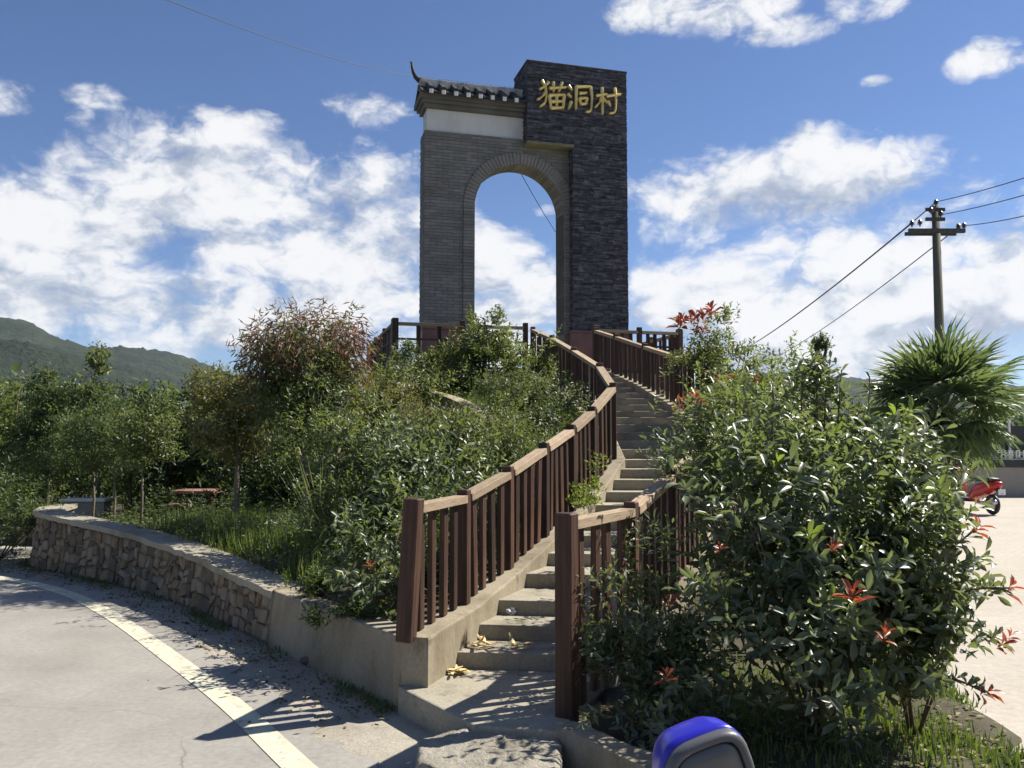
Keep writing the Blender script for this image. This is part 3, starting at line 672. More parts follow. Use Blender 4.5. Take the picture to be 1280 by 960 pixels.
while z < ZW0 - 0.02:
    zc = z + BH / 2; z1 = min(z + BH - J, ZW0)
    ro = RAD + RW
    if zc <= ZS: cut = (s_o0 - RW, s_o1 + RW)
    elif zc < ZS + ro: h_ = math.sqrt(ro ** 2 - (zc - ZS) ** 2); cut = (SC_ - h_, SC_ + h_)
    else: cut = None
    s = -BL / 2 if row % 2 else 0.0
    while s < WEND:
        a = max(s, 0.0); b = min(s + BL - J, WEND)
        segs = [(a, b)]
        if cut:
            segs = []
            if a < cut[0]: segs.append((a, min(b, cut[0] - .004)))
            if b > cut[1]: segs.append((max(a, cut[1] + .004), b))
        for (p, q) in segs:
            if q - p > 0.02: sbox(bk, p, q, -0.03, random.uniform(-.004, .004), z, z1)
        s += BL
    o_ = -0.03 if row % 2 else -0.09
    while o_ > -TH + 0.03:                             # courses of the end face
        sbox(bk, random.uniform(-.003, .003), 0.03, max(o_ - BL / 2 + J, -TH), o_, z, z1); o_ -= BL / 2
    if zc < ZS:                                        # jamb bricks of the opening
        for (p, q) in ((s_o0 - RW, s_o0), (s_o1, s_o1 + RW)):
            sbox(bk, p, q, -TH + .01, 0.035 + random.uniform(-.005, .005), z, z1)
    z += BH; row += 1
fb = build(bk, 'brick_facing', 'grey_brick', wall); tag(fb, kind='stuff')
NV = 44
for i in range(NV):
    a0 = math.pi * (i + 0.06) / NV; a1 = math.pi * (i + 0.94) / NV; o1 = 0.035 + random.uniform(-.006, .008); rI = RAD + random.uniform(-.003, .003)
    pts = []
    for off in (-TH + .01, o1):
        for (r_, a) in ((rI, a0), (RAD + RW, a0), (RAD + RW, a1), (rI, a1)):
            pts.append(W(SC_ - r_ * math.cos(a), off, ZS + r_ * math.sin(a)))
    build(MB().hexa(pts), 'voussoir', 'ring_brick', gate)
# white plaster band, cornice and tiled coping
SR1 = sT0 + 0.04
mb = MB(); sbox(mb, 0.05, SR1, -TH + .05, -0.05, ZW0, ZW1 + .02); build(mb, 'plaster_band', 'plaster_white', gate, bevel=.006)
_, ZC1 = F(545, 117, .1)
mb = MB()
hgt = ZC1 - ZW1
sbox(mb, -0.02, SR1, -TH - .02, 0.03, ZW1 + .02, ZW1 + .02 + hgt * .3); sbox(mb, -0.07, SR1, -TH - .08, 0.09, ZW1 + .021 + hgt * .3, ZW1 + hgt * .62); sbox(mb, -0.12, SR1, -TH - .13, 0.14, ZW1 + .001 + hgt * .62, ZC1)
build(mb, 'cornice', 'cornice', gate, bevel=.006)
MIDO = -TH / 2; HALF = TH / 2 + 0.22; ZR = ZC1 + 0.30
mb = MB()
for sgn in (1, -1):
    a = W(-0.10, MIDO + sgn * HALF, ZC1 + .002); b = W(SR1, MIDO + sgn * HALF, ZC1 + .002); c = W(SR1, MIDO, ZR); d = W(-0.10, MIDO, ZR)
    mb.add([a, b, c, d] + [q - Vector((0, 0, .05)) for q in (a, b, c, d)], [(0, 1, 2, 3), (7, 6, 5, 4), (0, 4, 5, 1), (2, 6, 7, 3), (1, 5, 6, 2), (3, 7, 4, 0)])
roof = build(mb, 'roof', 'roof_tile', gate)
NT_ = 8
for i in range(NT_):
    s = 0.02 + (SR1 - 0.10) * (i + 0.25) / NT_
    for sgn in (1, -1):
        mb = MB(); e = W(s, MIDO + sgn * (HALF + .03), ZC1 + .02); t = W(s, MIDO + sgn * .03, ZR + .03)
        mb.tube([e, t], [0.074, 0.062], 10); build(mb, 'roll_tile', 'roof_tile', roof, smooth=False)
        # drip course: a bent pan tile hanging between two rolls
        s2 = s + (SR1 - 0.10) / NT_ / 2; vs = []; nseg = 6; wpan = (SR1 - .1) / NT_ * .5
        for dz in (0.035, -0.0):
            for k in range(nseg + 1):
                q = -1 + 2 * k / nseg
                vs.append(W(s2 + q * wpan, MIDO + sgn * (HALF + .045), ZC1 + dz - .055 * (1 - q * q)))
        for dz in (0.035, -0.0):
            for k in range(nseg + 1):
                q = -1 + 2 * k / nseg
                vs.append(W(s2 + q * wpan, MIDO + sgn * (HALF - .12), ZC1 + .09 + dz - .055 * (1 - q * q)))
        n1 = nseg + 1
        fs = [(k, k + 1, n1 + k + 1, n1 + k) for k in range(nseg)] + [(k, 2 * n1 + k, 2 * n1 + k + 1, k + 1) for k in range(nseg)] + [(n1 + k, n1 + k + 1, 3 * n1 + k + 1, 3 * n1 + k) for k in range(nseg)]
        build(MB().add(vs, fs), 'drip_tile', 'roof_tile', roof)
        if sgn == 1:
            mb = MB(); sbox(mb, s - .042, s + .042, MIDO + HALF + .03, MIDO + HALF + .055, ZC1 - .065, ZC1 + .025); build(mb, 'tile_end', 'white_paint', roof, bevel=.01)
mb = MB(); sbox(mb, -0.08, SR1, MIDO - .20, MIDO + .20, ZR - .10, ZR + .07); build(mb, 'lime_course', 'lime', roof, bevel=.01)
mb = MB(); sbox(mb, -0.10, SR1, MIDO - .05, MIDO + .05, ZR + .071, ZR + .10); build(mb, 'ridge', 'roof_tile', roof)
for i in range(34):
    s = -0.06 + (SR1 + .04) * i / 34
    mb = MB(); M = FR @ Matrix.Rotation(0.45, 4, 'Y'); mb.box(W(s, MIDO + random.uniform(-.01, .01), ZR + .115), (.018, .13, .06 + random.uniform(-.01, .01)), M.to_3x3()); build(mb, 'ridge_tile', 'roof_tile', roof)
# upturned horn at the end of the ridge
hp = [(-0.00, ZR + .08), (-0.08, ZR + .10), (-0.15, ZR + .16), (-0.20, ZR + .26), (-0.225, ZR + .36), (-0.235, ZR + .44), (-0.25, ZR + .47)]
build(MB().tube([W(s, MIDO, z_) for s, z_ in hp], [.07, .06, .048, .036, .028, .022, .026], 8), 'ridge_horn', 'roof_tile', roof, smooth=True)
# slate tower
tower = MB(); g_ = 0.02
sbox(tower, sT0 + g_, sT1 - g_, TO - TD + g_, TO - g_, ZU + .03, ZT - .01); sbox(tower, sT2 + g_, sT1 - g_, TO - TD + g_, TO - g_, PLAT, ZU + .029)
tw = build(tower, 'tower', 'slate_core', gate)
sl_ = MB(); z = ZPL
while z < ZT - 0.005:
    hh = random.choice((.024, .028, .034, .042)); z1 = min(z + hh, ZT); s0_ = sT0 if z > ZU else sT2
    s = s0_
    while s < sT1 - .001:
        l_ = random.uniform(.08, .30); e = min(s + l_, sT1)
        if sT1 - e < .07: e = sT1
        sbox(sl_, s + .002, e - .002, TO - .03, TO + random.uniform(-.018, .014), z + .002, z1 - .002); s = e
    o_ = TO - .01
    while o_ > TO - TD:
        l_ = random.uniform(.12, .35); e = max(o_ - l_, TO - TD)
        sbox(sl_, s0_ + random.uniform(-.012, .014), s0_ + .03, e + .002, o_ - .002, z + .002, z1 - .002)
        sbox(sl_, sT1 - .03, sT1 + random.uniform(-.012, .01), e + .002, o_ - .002, z + .002, z1 - .002); o_ = e
    z = z1
tag(build(sl_, 'slate_facing', 'slate', tw), kind='stuff')
mb = MB(); sbox(mb, sT0 - .01, sT2 + .02, -.02, TO + .015, ZU - .03, ZU + .03); build(mb, 'overhang_sill', 'sill_edge', gate, bevel=.008)
mb = MB(); sbox(mb, sT0 - .012, sT1 + .012, TO - TD - .012, TO + .012, ZT + .001, ZT + .05); build(mb, 'tower_coping', 'slate', gate, bevel=.01)
# plinth cladding
for (a, b, o0, o1) in ((-0.03, s_o0 + .0, -TH - .03, 0.045), (sT2 - .03, sT1 + .03, TO - TD - .03, TO + .03)):
    mb = MB(); sbox(mb, a, b, o0, o1, PLAT, ZPL); pl = build(mb, 'plinth', 'plinth_red', gate, bevel=.008)
    mb = MB(); sbox(mb, a - .02, b + .02, o0 - .02, o1 + .02, ZPL + .001, ZPL + .045); build(mb, 'plinth_cap', 'plinth_red', pl, bevel=.006)
# gold characters, brush strokes
def stroke(mb, pts, wd):
    pts = [Vector(F(660 + x / 9.143, 60 + y / 9.143, TO + .02)) for x, y in pts]
    if len(pts) > 2: pts = smooth_line(pts, 5)
    n = len(pts); L = []; Rr = []
    for i, p in enumerate(pts):
        t = (pts[min(i + 1, n - 1)] - pts[max(i - 1, 0)]).normalized(); nn = Vector((-t.y, t.x))
        f = i / (n - 1); ww = wd * (0.62 + 0.42 * abs(math.cos(f * math.pi))) * (1 - .35 * f)
        L.append(p + nn * ww); Rr.append(p - nn * ww)
    t0 = (pts[0] - pts[1]).normalized() * wd * .6; t1 = (pts[-1] - pts[-2]).normalized() * wd * .9
    ring = [pts[0] + t0] + L + [pts[-1] + t1] + Rr[::-1]
    k = len(ring); of, ob = TO + .062, TO + .005
    cen = [W(p.x, of + .012, p.y) for p in [pts[0] + t0 * .4] + pts + [pts[-1] + t1 * .4]]
    # front: bevelled (a raised spine), sides
    vs = [W(q.x, of - .012, q.y) for q in ring] + [W(q.x, ob, q.y) for q in ring] + cen
    fs = [(i, (i + 1) % k, k + (i + 1) % k, k + i) for i in range(k)]
    c = 2 * k; n_ = len(L)
    fs += [(0, c, c + 1, 1), (0, k - 1, c + 1, c)]
    for i in range(n_ - 1):
        fs.append((1 + i, c + 1 + i, c + 2 + i, 2 + i)); fs.append((k - 1 - i, k - 2 - i, c + 2 + i, c + 1 + i))
    fs += [(n_, c + n_, c + n_ + 1, n_ + 1), (n_ + 2, n_ + 1, c + n_ + 1, c + n_)]
    mb.add(vs, fs)
CH = [[[(232, 392), (190, 440), (132, 472)], [(160, 374), (195, 450), (207, 540), (192, 625), (140, 668)], [(195, 515), (155, 562), (108, 592)],
       [(245, 462), (430, 452)], [(288, 392), (290, 500)], [(388, 398), (350, 500)],
       [(240, 548), (262, 692)], [(240, 545), (412, 538)], [(410, 540), (398, 692)], [(268, 616), (392, 612)], [(325, 548), (326, 682)], [(262, 688), (398, 684)]],
      [[(462, 432), (496, 478)], [(456, 528), (486, 562)], [(492, 615), (464, 692)], [(550, 438), (545, 700)], [(550, 448), (712, 446)], [(714, 448), (727, 570), (715, 712), (664, 732)],
       [(588, 522), (662, 514)], [(586, 578), (602, 648)], [(588, 580), (670, 574)], [(670, 576), (658, 644)], [(602, 644), (658, 640)]],
      [[(782, 548), (892, 530)], [(845, 456), (849, 755)], [(840, 558), (815, 622), (768, 678)], [(854, 580), (892, 622)],
       [(898, 552), (1052, 534)], [(988, 462), (1001, 570), (990, 725), (934, 748)], [(912, 610), (938, 662)]]]
for chs in CH:
    mb = MB()
    for st in chs: stroke(mb, st, 0.034)
    build(mb, 'character', 'gold', gate)

# ------------------------------------------------------------------ retaining wall: concrete stretch, rubble stone stretch with cap
def wall_pts(i0, i1): return [Vector(q) for q in WALL[i0:i1 + 1]]
def run(pts, hts, f0, f1, name, mat, parent, z0=None, top_off=0.0, jit=0.0):
    n = len(pts); vs = []
    for i, p in enumerate(pts):
        t = (pts[min(i + 1, n - 1)] - pts[max(i - 1, 0)]).normalized(); nn = Vector((t.y, -t.x))      # garden side
        h_ = hts[i]
        bz = -.1 if z0 is None else h_ + z0
        a = p + nn * (f0 + random.uniform(-jit, jit)); b = p + nn * f1; ab = p + nn * (f0 if z0 is not None else f0 - .0)
        vs += [(a.x, a.y, bz), (b.x, b.y, bz), (b.x, b.y, h_ + top_off), (a.x + nn.x * (.06 if z0 is None else 0), a.y + nn.y * (.06 if z0 is None else 0), h_ + top_off + random.uniform(-jit, jit) * .3)]
    fs = [(i * 4 + k, (i + 1) * 4 + k, (i + 1) * 4 + (k + 1) % 4, i * 4 + (k + 1) % 4) for i in range(n - 1) for k in range(4)]
    fs += [(3, 2, 1, 0), tuple((n - 1) * 4 + k for k in range(4))]
    return build(MB().add(vs, fs), name, mat, parent)
def dense(i0, i1, sub):
    p = smooth_line(wall_pts(i0, i1), sub); h_ = [float(np.interp(i / sub, range(i1 - i0 + 1), WALLH[i0:i1 + 1])) for i in range(len(p))]
    return p, h_
p_, h_ = dense(0, 2, 6)
o = run(p_, h_, 0.0, 0.26, 'concrete_retaining_wall', 'old_concrete', None, jit=.006)
md = o.modifiers.new('bevel', 'BEVEL'); md.width = .015; md.segments = 2
tag(o, 'low stained concrete retaining wall between the stair landing and the stone wall', 'wall')
p_, h_ = dense(2, 10, 8)
sw = empty('stone_retaining_wall', (*WALL[4], 0), 'rubble stone retaining wall with a concrete cap curving along the road', 'wall')
core = run(p_, [q - .03 for q in h_], 0.035, 0.34, 'wall_core', 'mortar', sw)
run(p_, h_, 0.03, 0.38, 'cap', 'step_concrete', sw, z0=-.06, jit=.02)
cum = [0.0]
for a, b in zip(p_[:-1], p_[1:]): cum.append(cum[-1] + (b - a).length)
def on_wall(sd, zf):
    i = min(int(np.searchsorted(cum, sd, side='right')) - 1, len(p_) - 2); i = max(i, 0)
    f = (sd - cum[i]) / (cum[i + 1] - cum[i]); p = lerp(p_[i], p_[i + 1], f); hh = lerp(h_[i], h_[i + 1], f) - .07
    t = (p_[i + 1] - p_[i]).normalized(); nn = Vector((t.y, -t.x))
    z_ = zf * hh; q = p + nn * (0.035 + .06 * zf); return Vector((q.x, q.y, z_)), -nn
STONES = 0
sd = 0.0; cols = []
rows_z = [0, .19, .40, .60, .80, 1.0]
while sd < cum[-1]:
    wdt = random.uniform(.085, .18); cols.append((sd, min(sd + wdt, cum[-1]))); sd += wdt
for ci, (a, b) in enumerate(cols):
    hh = float(np.interp(a, cum, h_)); nr = max(3, int(round(hh / random.uniform(.095, .16))))
    cuts = [0] + sorted(min(.97, max(.05, (k + 1) / nr + random.uniform(-.06, .06))) for k in range(nr - 1)) + [1.0]
    for k in range(nr):
        g0 = .004; j = lambda: random.uniform(-.035, .035)
        sk = random.uniform(-.16, .16)
        corners = [(a + g0 + j(), cuts[k] + .02 + sk * .3), (b - g0 + j(), cuts[k] + .02 - sk * .3), (b - g0 + j(), cuts[k + 1] - .01 - sk * .2), (a + g0 + j(), cuts[k + 1] - .01 + sk * .2)]
        outer = []
        for q in range(4):
            s_a, z_a = corners[q]; s_b, z_b = corners[(q + 1) % 4]
            for f in (.09, .91): outer.append((s_a + (s_b - s_a) * f, z_a + (z_b - z_a) * f))
        cs = sum(q[0] for q in outer) / 8; cz = sum(q[1] for q in outer) / 8; pr = random.uniform(.006, .034)
        vs = []
        for lev, (sh, dp) in enumerate(((1.0, -.02), (.97, pr * .7), (.78, pr))):
            for (s_, z_) in outer:
                q, nn = on_wall(max(0, min(cum[-1], cs + (s_ - cs) * sh)), max(0, cz + (z_ - cz) * sh))
                q = q + Vector((nn.x, nn.y, 0)) * (dp + random.uniform(-.008, .008) * (lev > 0)); vs.append(q)
        fs = [(l * 8 + i, l * 8 + (i + 1) % 8, (l + 1) * 8 + (i + 1) % 8, (l + 1) * 8 + i) for l in range(2) for i in range(8)] + [tuple(16 + i for i in range(8))]
        build(MB().add(vs, [f[::-1] for f in fs]), 'stone', random.choice(('stone_a', 'stone_b', 'stone_c')), sw); STONES += 1

# rough block step in front of the landing, kerb on its right
def rough_block(name, poly, z0, z1, amp, mat, label, cat, cuts=5):
    bm = bmesh.new(); n = len(poly)
    vb_ = [bm.verts.new((x, y, z0)) for x, y in poly]; vt = [bm.verts.new((x, y, z1)) for x, y in poly]
    bm.faces.new(vb_[::-1]); bm.faces.new(vt)
    for i in range(n): bm.faces.new((vb_[i], vb_[(i + 1) % n], vt[(i + 1) % n], vt[i]))
    bmesh.ops.bevel(bm, geom=bm.edges[:], offset=.018, segments=1, affect='EDGES')
    bmesh.ops.triangulate(bm, faces=bm.faces[:])
    for _ in range(cuts):
        ed = [e for e in bm.edges if e.calc_length() > .035]
        if not ed: break
        bmesh.ops.subdivide_edges(bm, edges=ed, cuts=1, use_grid_fill=True); bmesh.ops.triangulate(bm, faces=bm.faces[:])
    from mathutils import noise as mn
    for v in bm.verts:
        k = mn.noise(v.co * 7) * .6 + mn.noise(v.co * 19) * .4 + mn.noise(v.co * 45) * .25
        d = Vector((mn.noise(v.co * 8 + Vector((5, 0, 0))), mn.noise(v.co * 8 + Vector((0, 9, 0))), k)); v.co += d * amp
    m = bpy.data.meshes.new(name); bm.to_mesh(m); bm.free(); m.polygons.foreach_set('use_smooth', [True] * len(m.polygons))
    return tag(link(name, m, mat), label, cat)
q = [G(522, 925, .10), G(520, 957, .08), G(545, 985, .06), G(700, 985, .06), G(703, 905, .10), G(600, 908, .10)]
rough_block('rough_step', [(p.x, p.y) for p in q], -.08, 0.115, .022, 'rough_concrete', 'rough broken concrete block forming a step below the landing slab', 'step')
ka, kb_, kc = Vector((.27, 4.62)), Vector((.68, 4.0)), Vector((1.5, 3.05))
t_ = (kb_ - ka).normalized(); nk = Vector((-t_.y, t_.x)) * .075
rough_block('garden_kerb', [tuple(ka - nk), tuple(kb_ - nk), tuple(kc - nk), tuple(kc + nk), tuple(kb_ + nk), tuple(ka + nk)], -.1, 0.17, .012, 'old_concrete', 'low concrete kerb holding the shrub bed beside the thick railing post', 'kerb')
pts = [P(470, 474, 13.4), P(505, 480, 13.0), P(540, 489, 12.6), P(575, 500, 12.2), P(608, 519, 11.8), P(640, 547, 11.4)]
sp = smooth_line(pts, 5); vs = []
for i, p in enumerate(sp):
    t = (sp[min(i + 1, len(sp) - 1)] - sp[max(i - 1, 0)]); t.z = 0; t.normalize(); nn = Vector((-t.y, t.x, 0)) * .14
    vs += [p - nn - Vector((0, 0, .7)), p + nn - Vector((0, 0, .7)), p + nn, p - nn]
n = len(sp)
mb = MB().add(vs, [(i * 4 + k, (i + 1) * 4 + k, (i + 1) * 4 + (k + 1) % 4, i * 4 + (k + 1) % 4) for i in range(n - 1) for k in range(4)] + [(3, 2, 1, 0), tuple((n - 1) * 4 + k for k in range(4))])
tag(build(mb, 'concrete_edging', 'old_concrete'), 'curved concrete edging half buried in shrubs on the mound', 'edging')

# ------------------------------------------------------------------ plants
def nudge(a): return np.array(a, float)
def woody(parent, base, ells, n, r0, mat, name='stem', tips=0.75):
    """a handful of stems from the base up into the crown"""
    mb = MB(); base = Vector(base)
    for k in range(n):
        e = ells[k % len(ells)]; d = rnd_dir(1)[0]; d[2] = abs(d[2])
        tip = Vector((e[0] + d[0] * e[3] * tips, e[1] + d[1] * e[4] * tips, e[2] + d[2] * e[5] * tips * .8))
        b = base + Vector((random.uniform(-1, 1) * r0 * 3, random.uniform(-1, 1) * r0 * 3, -.06)); m_ = b.lerp(tip, .5) + Vector((random.uniform(-.06, .06), random.uniform(-.06, .06), .06))
        mb.tube([b, b.lerp(m_, .5), m_, tip], [r0, r0 * .85, r0 * .6, r0 * .25], 6)
    return build(mb, name, mat, parent, smooth=True)
def shrub(name, label, ells, leaf, count, mat, per=10, wr=0.36, tmpl=T4, stems=7, r0=.012, group=None, upk=.6, red=0, young=0, base=None, slen=2.6, floor=.02):
    ells = [tuple(e) for e in ells]
    if base is None:
        bx = sum(e[0] for e in ells) / len(ells); by = sum(e[1] for e in ells) / len(ells); base = (bx, by, max(Hs(bx, by), -.01))
    o = empty(name, base, label, 'shrub', group)
    K = count // per
    pt, dv = clumped(K, ells, .55, 11, .2)
    hz = np.maximum(H(pt[:, 0], pt[:, 1]), -.01) + floor
    ok = pt[:, 2] > hz; pt, dv = pt[ok], dv[ok]; K = len(pt)
    ax = dv * .7 + np.array([0, 0, upk]) + RNG.normal(size=(K, 3)) * .3
    L = leaf * slen * RNG.uniform(.7, 1.3, K)
    ax = unit(ax)
    ps, d, nr, ln = shoots(pt - ax * (L * .6)[:, None], ax, L, per, leaf=leaf)
    ok = ps[:, 2] > np.maximum(H(ps[:, 0], ps[:, 1]), -.01) + .01
    ps, d, nr, ln = ps[ok], d[ok], nr[ok], ln[ok]
    fo = link('foliage', leaf_mesh('foliage', ps, d, nr, ln, ln * wr, tmpl), mat, o); tag(fo, kind='stuff')
    woody(o, base, ells, stems, r0, 'twig')
    order = np.argsort(-dv[:, 2] * 0 - (np.linalg.norm(dv, axis=1)) - pt[:, 2] * .6 + pt[:, 1] * .8 + RNG.normal(size=K) * .5)
    for k in range(red + young):
        i = order[k]; rosette(o, Vector(pt[i] + ax[i] * L[i] * .35), Vector(ax[i]), leaf * (1.0 if k < red else .9), 'leaf_red' if k < red else 'leaf_young', 9)
    return o
def rosette(parent, at, axis, leaf, mat, n=9, name='new_leaves'):
    ps, d, nr, ln = shoots(np.array([at]), np.array([axis]), np.array([leaf * .7]), n, .75, leaf, .15)
    return link(name, leaf_mesh(name, ps, d, nr, ln, ln * .34, T8), mat, parent)
def ell(px, py, Y, rx_px, ry_px, depth=None):
    p = P(px, py, Y); k = Y / FPX
    return (p.x, p.y, p.z, rx_px * k, depth if depth else rx_px * k * .9, ry_px * k)
def tree(name, label, base, trunk_h, ells, leaf, count, mat, r0=.045, bark='bark', per=7, wr=.4, tmpl=T2, group=None, limbs=7, upk=.4, slen=3.0, shell=.5, extra=None, lean=(0, 0)):
    base = Vector(base); o = empty(name, base, label, 'tree', group); leaf *= 1.3; count = int(count * 1.7)
    top = base + Vector((lean[0], lean[1], trunk_h)); mb = MB(); mid = base.lerp(top, .5) + Vector((random.uniform(-.04, .04), random.uniform(-.04, .04), 0))
    mb.tube([base - Vector((0, 0, .1)), base.lerp(mid, .3), mid, top], [r0 * 1.25, r0, r0 * .85, r0 * .7], 8)
    for k in range(limbs):
        e = ells[k % len(ells)]; d = rnd_dir(1)[0]; d[2] = abs(d[2]) * .9
        tip = Vector((e[0] + d[0] * e[3] * .8, e[1] + d[1] * e[4] * .8, e[2] + d[2] * e[5] * .8)); st = base.lerp(top, random.uniform(.75, 1))
        mb.tube([st, st.lerp(tip, .45) + Vector((0, 0, .05)), tip], [r0 * .5, r0 * .32, r0 * .1], 6)
    build(mb, 'trunk', bark, o, smooth=True)
    K = count // per; pt, dv = clumped(K, ells, shell)
    ax = unit(dv * .7 + np.array([0, 0, upk]) + RNG.normal(size=(K, 3)) * .45); L = leaf * slen * RNG.uniform(.6, 1.4, K)
    ps, d, nr, ln = shoots(pt - ax * (L * .5)[:, None], ax, L, per, leaf=leaf)
    fo = link('crown', leaf_mesh('crown', ps, d, nr, ln, ln * wr, tmpl), mat, o); tag(fo, kind='stuff')
    if extra: extra(o)
    return o

# -- the glossy shrubs in front, right of the stairs
def front_leaves(o, ells, n, leaf, mat='leaf_bush', y_front=True):
    """single large leaves on the outermost shoots towards the road, each a leaf of its own"""
    pt, dv = in_ellipsoids(n * 6, ells, .97)
    good = (dv[:, 1] < -.25) & (pt[:, 2] > .35); pt, dv = pt[good], dv[good]
    K = min(len(pt), max(1, n // 6)); pt, dv = pt[:K], dv[:K]
    ax = unit(dv * .8 + np.array([0, 0, .55]) + RNG.normal(size=(K, 3)) * .25); L = leaf * 2.2 * RNG.uniform(.8, 1.3, K)
    ps, d, nr, ln = shoots(pt - ax * (L * .25)[:, None], ax, L, 6, leaf=leaf * 1.08)
    V, Fc = T8
    base_m = bpy.data.meshes.new('leaf'); base_m.from_pydata([(a, b * .38, c) for a, b, c in V], [], Fc); base_m.update()
    base_m.polygons.foreach_set('use_smooth', [True] * len(Fc))
    d = unit(d)
    for i in range(len(ps)):
        M = frame(ps[i], Vector(nr[i]) - Vector(d[i]) * Vector(nr[i]).dot(Vector(d[i])), d[i], (ln[i],) * 3)
        place(base_m, 'leaf', mat, o, M)
A = [ell(1010, 740, 4.7, 165, 170, .55), ell(1072, 650, 5.0, 92, 112, .5), ell(950, 640, 5.1, 100, 110, .5)]
b1 = shrub('photinia_shrub', 'large glossy shrub with orange red shoots in front of the paved yard', A, .108, 8000, 'leaf_bush', per=11, wr=.33, tmpl=T8, stems=14, r0=.010, young=8, base=(1.65, 4.75, .03))
front_leaves(b1, A, 190, .112)
for (px, py, Y, sz) in [(1066, 757, 3.98, 1.25), (1103, 803, 4.0, .9), (1040, 690, 4.1, .7), (900, 690, 4.45, .6), (832, 853, 4.3, .8)]:
    rosette(b1, P(px, py, Y), Vector((random.uniform(-.2, .3), -.35, 1)), .085 * sz, 'leaf_red', 9)
A = [ell(1128, 700, 4.9, 48, 90, .35), ell(1158, 800, 4.7, 48, 80, .3)]
b2 = shrub('photinia_shrub', 'glossy shrub leaning out over the sunlit yard with long red tipped twigs', A, .104, 2800, 'leaf_bush', per=11, tmpl=T8, stems=7, r0=.009, base=(2.25, 4.95, .03))
front_leaves(b2, A, 70, .095)
tw_ = MB()
for (pts_) in ([(1100, 830, 4.75), (1190, 780, 4.6), (1252, 806, 4.5)], [(1110, 800, 4.8), (1200, 742, 4.6), (1262, 735, 4.5)], [(1100, 870, 4.7), (1180, 848, 4.5), (1232, 866, 4.4)], [(1090, 760, 4.8), (1170, 700, 4.7), (1222, 660, 4.6)]):
    tp = [P(*q_) for q_ in pts_]; tw_.tube(smooth_line(tp, 4), [.009, .0085, .008, .0075, .007, .0065, .006, .0055, .005], 5)
    for f in (.3, .45, .6, .75, .88, 1.0):
        ax_ = (tp[-1] - tp[0]).normalized() + Vector((0, 0, .5)); at = smooth_line(tp, 10)[int(f * 20)]
        rosette(b2, at - ax_ * .03, ax_, .09, 'leaf_bush' if f < .9 else 'leaf_red', 6 if f < .9 else 8, 'leaf_cluster')
for (px, py, Y, sz) in [(1256, 803, 4.5, 1.0)]:
    rosette(b2, P(px, py, Y), Vector((.5, -.2, .8)), .085 * sz, 'leaf_red', 8)
build(tw_, 'twigs', 'twig', b2)
A = [ell(800, 770, 5.0, 75, 100, .3), ell(850, 850, 4.75, 90, 75, .35), ell(790, 700, 5.5, 50, 50, .25)]
shrub('photinia_shrub', 'dark shaded shrub squeezed against the thick railing post', A, .075, 3800, 'leaf_bush', per=10, tmpl=T4, stems=9, r0=.008, red=1, base=(.95, 4.9, .06))
A = [ell(900, 610, 6.2, 75, 110, .5), ell(985, 560, 6.3, 90, 80, .5), ell(870, 560, 6.9, 45, 60, .3)]
b4 = shrub('photinia_shrub', 'sunny shrub with yellow green new leaves spilling over the stair railing', A, .085, 5200, 'leaf_bush', per=10, tmpl=T4, stems=9, r0=.010, young=26, base=(1.8, 6.3, .1))
A = [ell(1025, 515, 5.8, 42, 66, .3), ell(1085, 580, 5.7, 70, 55, .4), ell(1148, 615, 5.6, 42, 38, .3)]
b5 = shrub('photinia_shrub', 'tall shrub with upright leading shoots rising in front of the fan palm', A, .10, 3600, 'leaf_bush', per=10, tmpl=T8, stems=8, r0=.011, base=(2.25, 5.8, .05))
tl = MB()
for (x0, y0, x1, y1, nn_) in [(1022, 560, 1020, 446, 18), (1045, 560, 1052, 462, 14), (1000, 560, 1003, 470, 12), (1085, 580, 1087, 470, 14), (965, 570, 966, 482, 10), (1030, 540, 1034, 455, 14)]:
    a, b = P(x0, y0, 5.6), P(x1, y1, 5.6); tl.tube([a, b], [.008, .004], 5)
    ps, d, nr, ln = shoots(np.array([a]), np.array([b - a]), np.array([(b - a).length]), nn_, .8, .115, .12)
    lf = link('leader_leaves', leaf_mesh('leader_leaves', ps, d, nr, ln, ln * .30, T8), 'leaf_bush', b5)
build(tl, 'leader_stems', 'twig', b5)
A = [ell(890, 545, 8.3, 40, 60, .4), ell(930, 520, 8.8, 50, 55, .5), ell(960, 540, 8.6, 50, 70, .5)]
shrub('photinia_shrub', 'shaded shrub between the stair railing and the upright leading shoots', A, .085, 5200, 'leaf_mid', per=10, tmpl=T4, stems=9, r0=.010, young=8)
A = [ell(985, 515, 9.6, 55, 65, .5), ell(950, 500, 10.6, 60, 60, .6), ell(900, 520, 10.2, 30, 40, .3)]
shrub('photinia_shrub', 'dense shrub just below the red crowned shrub', A, .085, 6500, 'leaf_mid', per=10, stems=8)
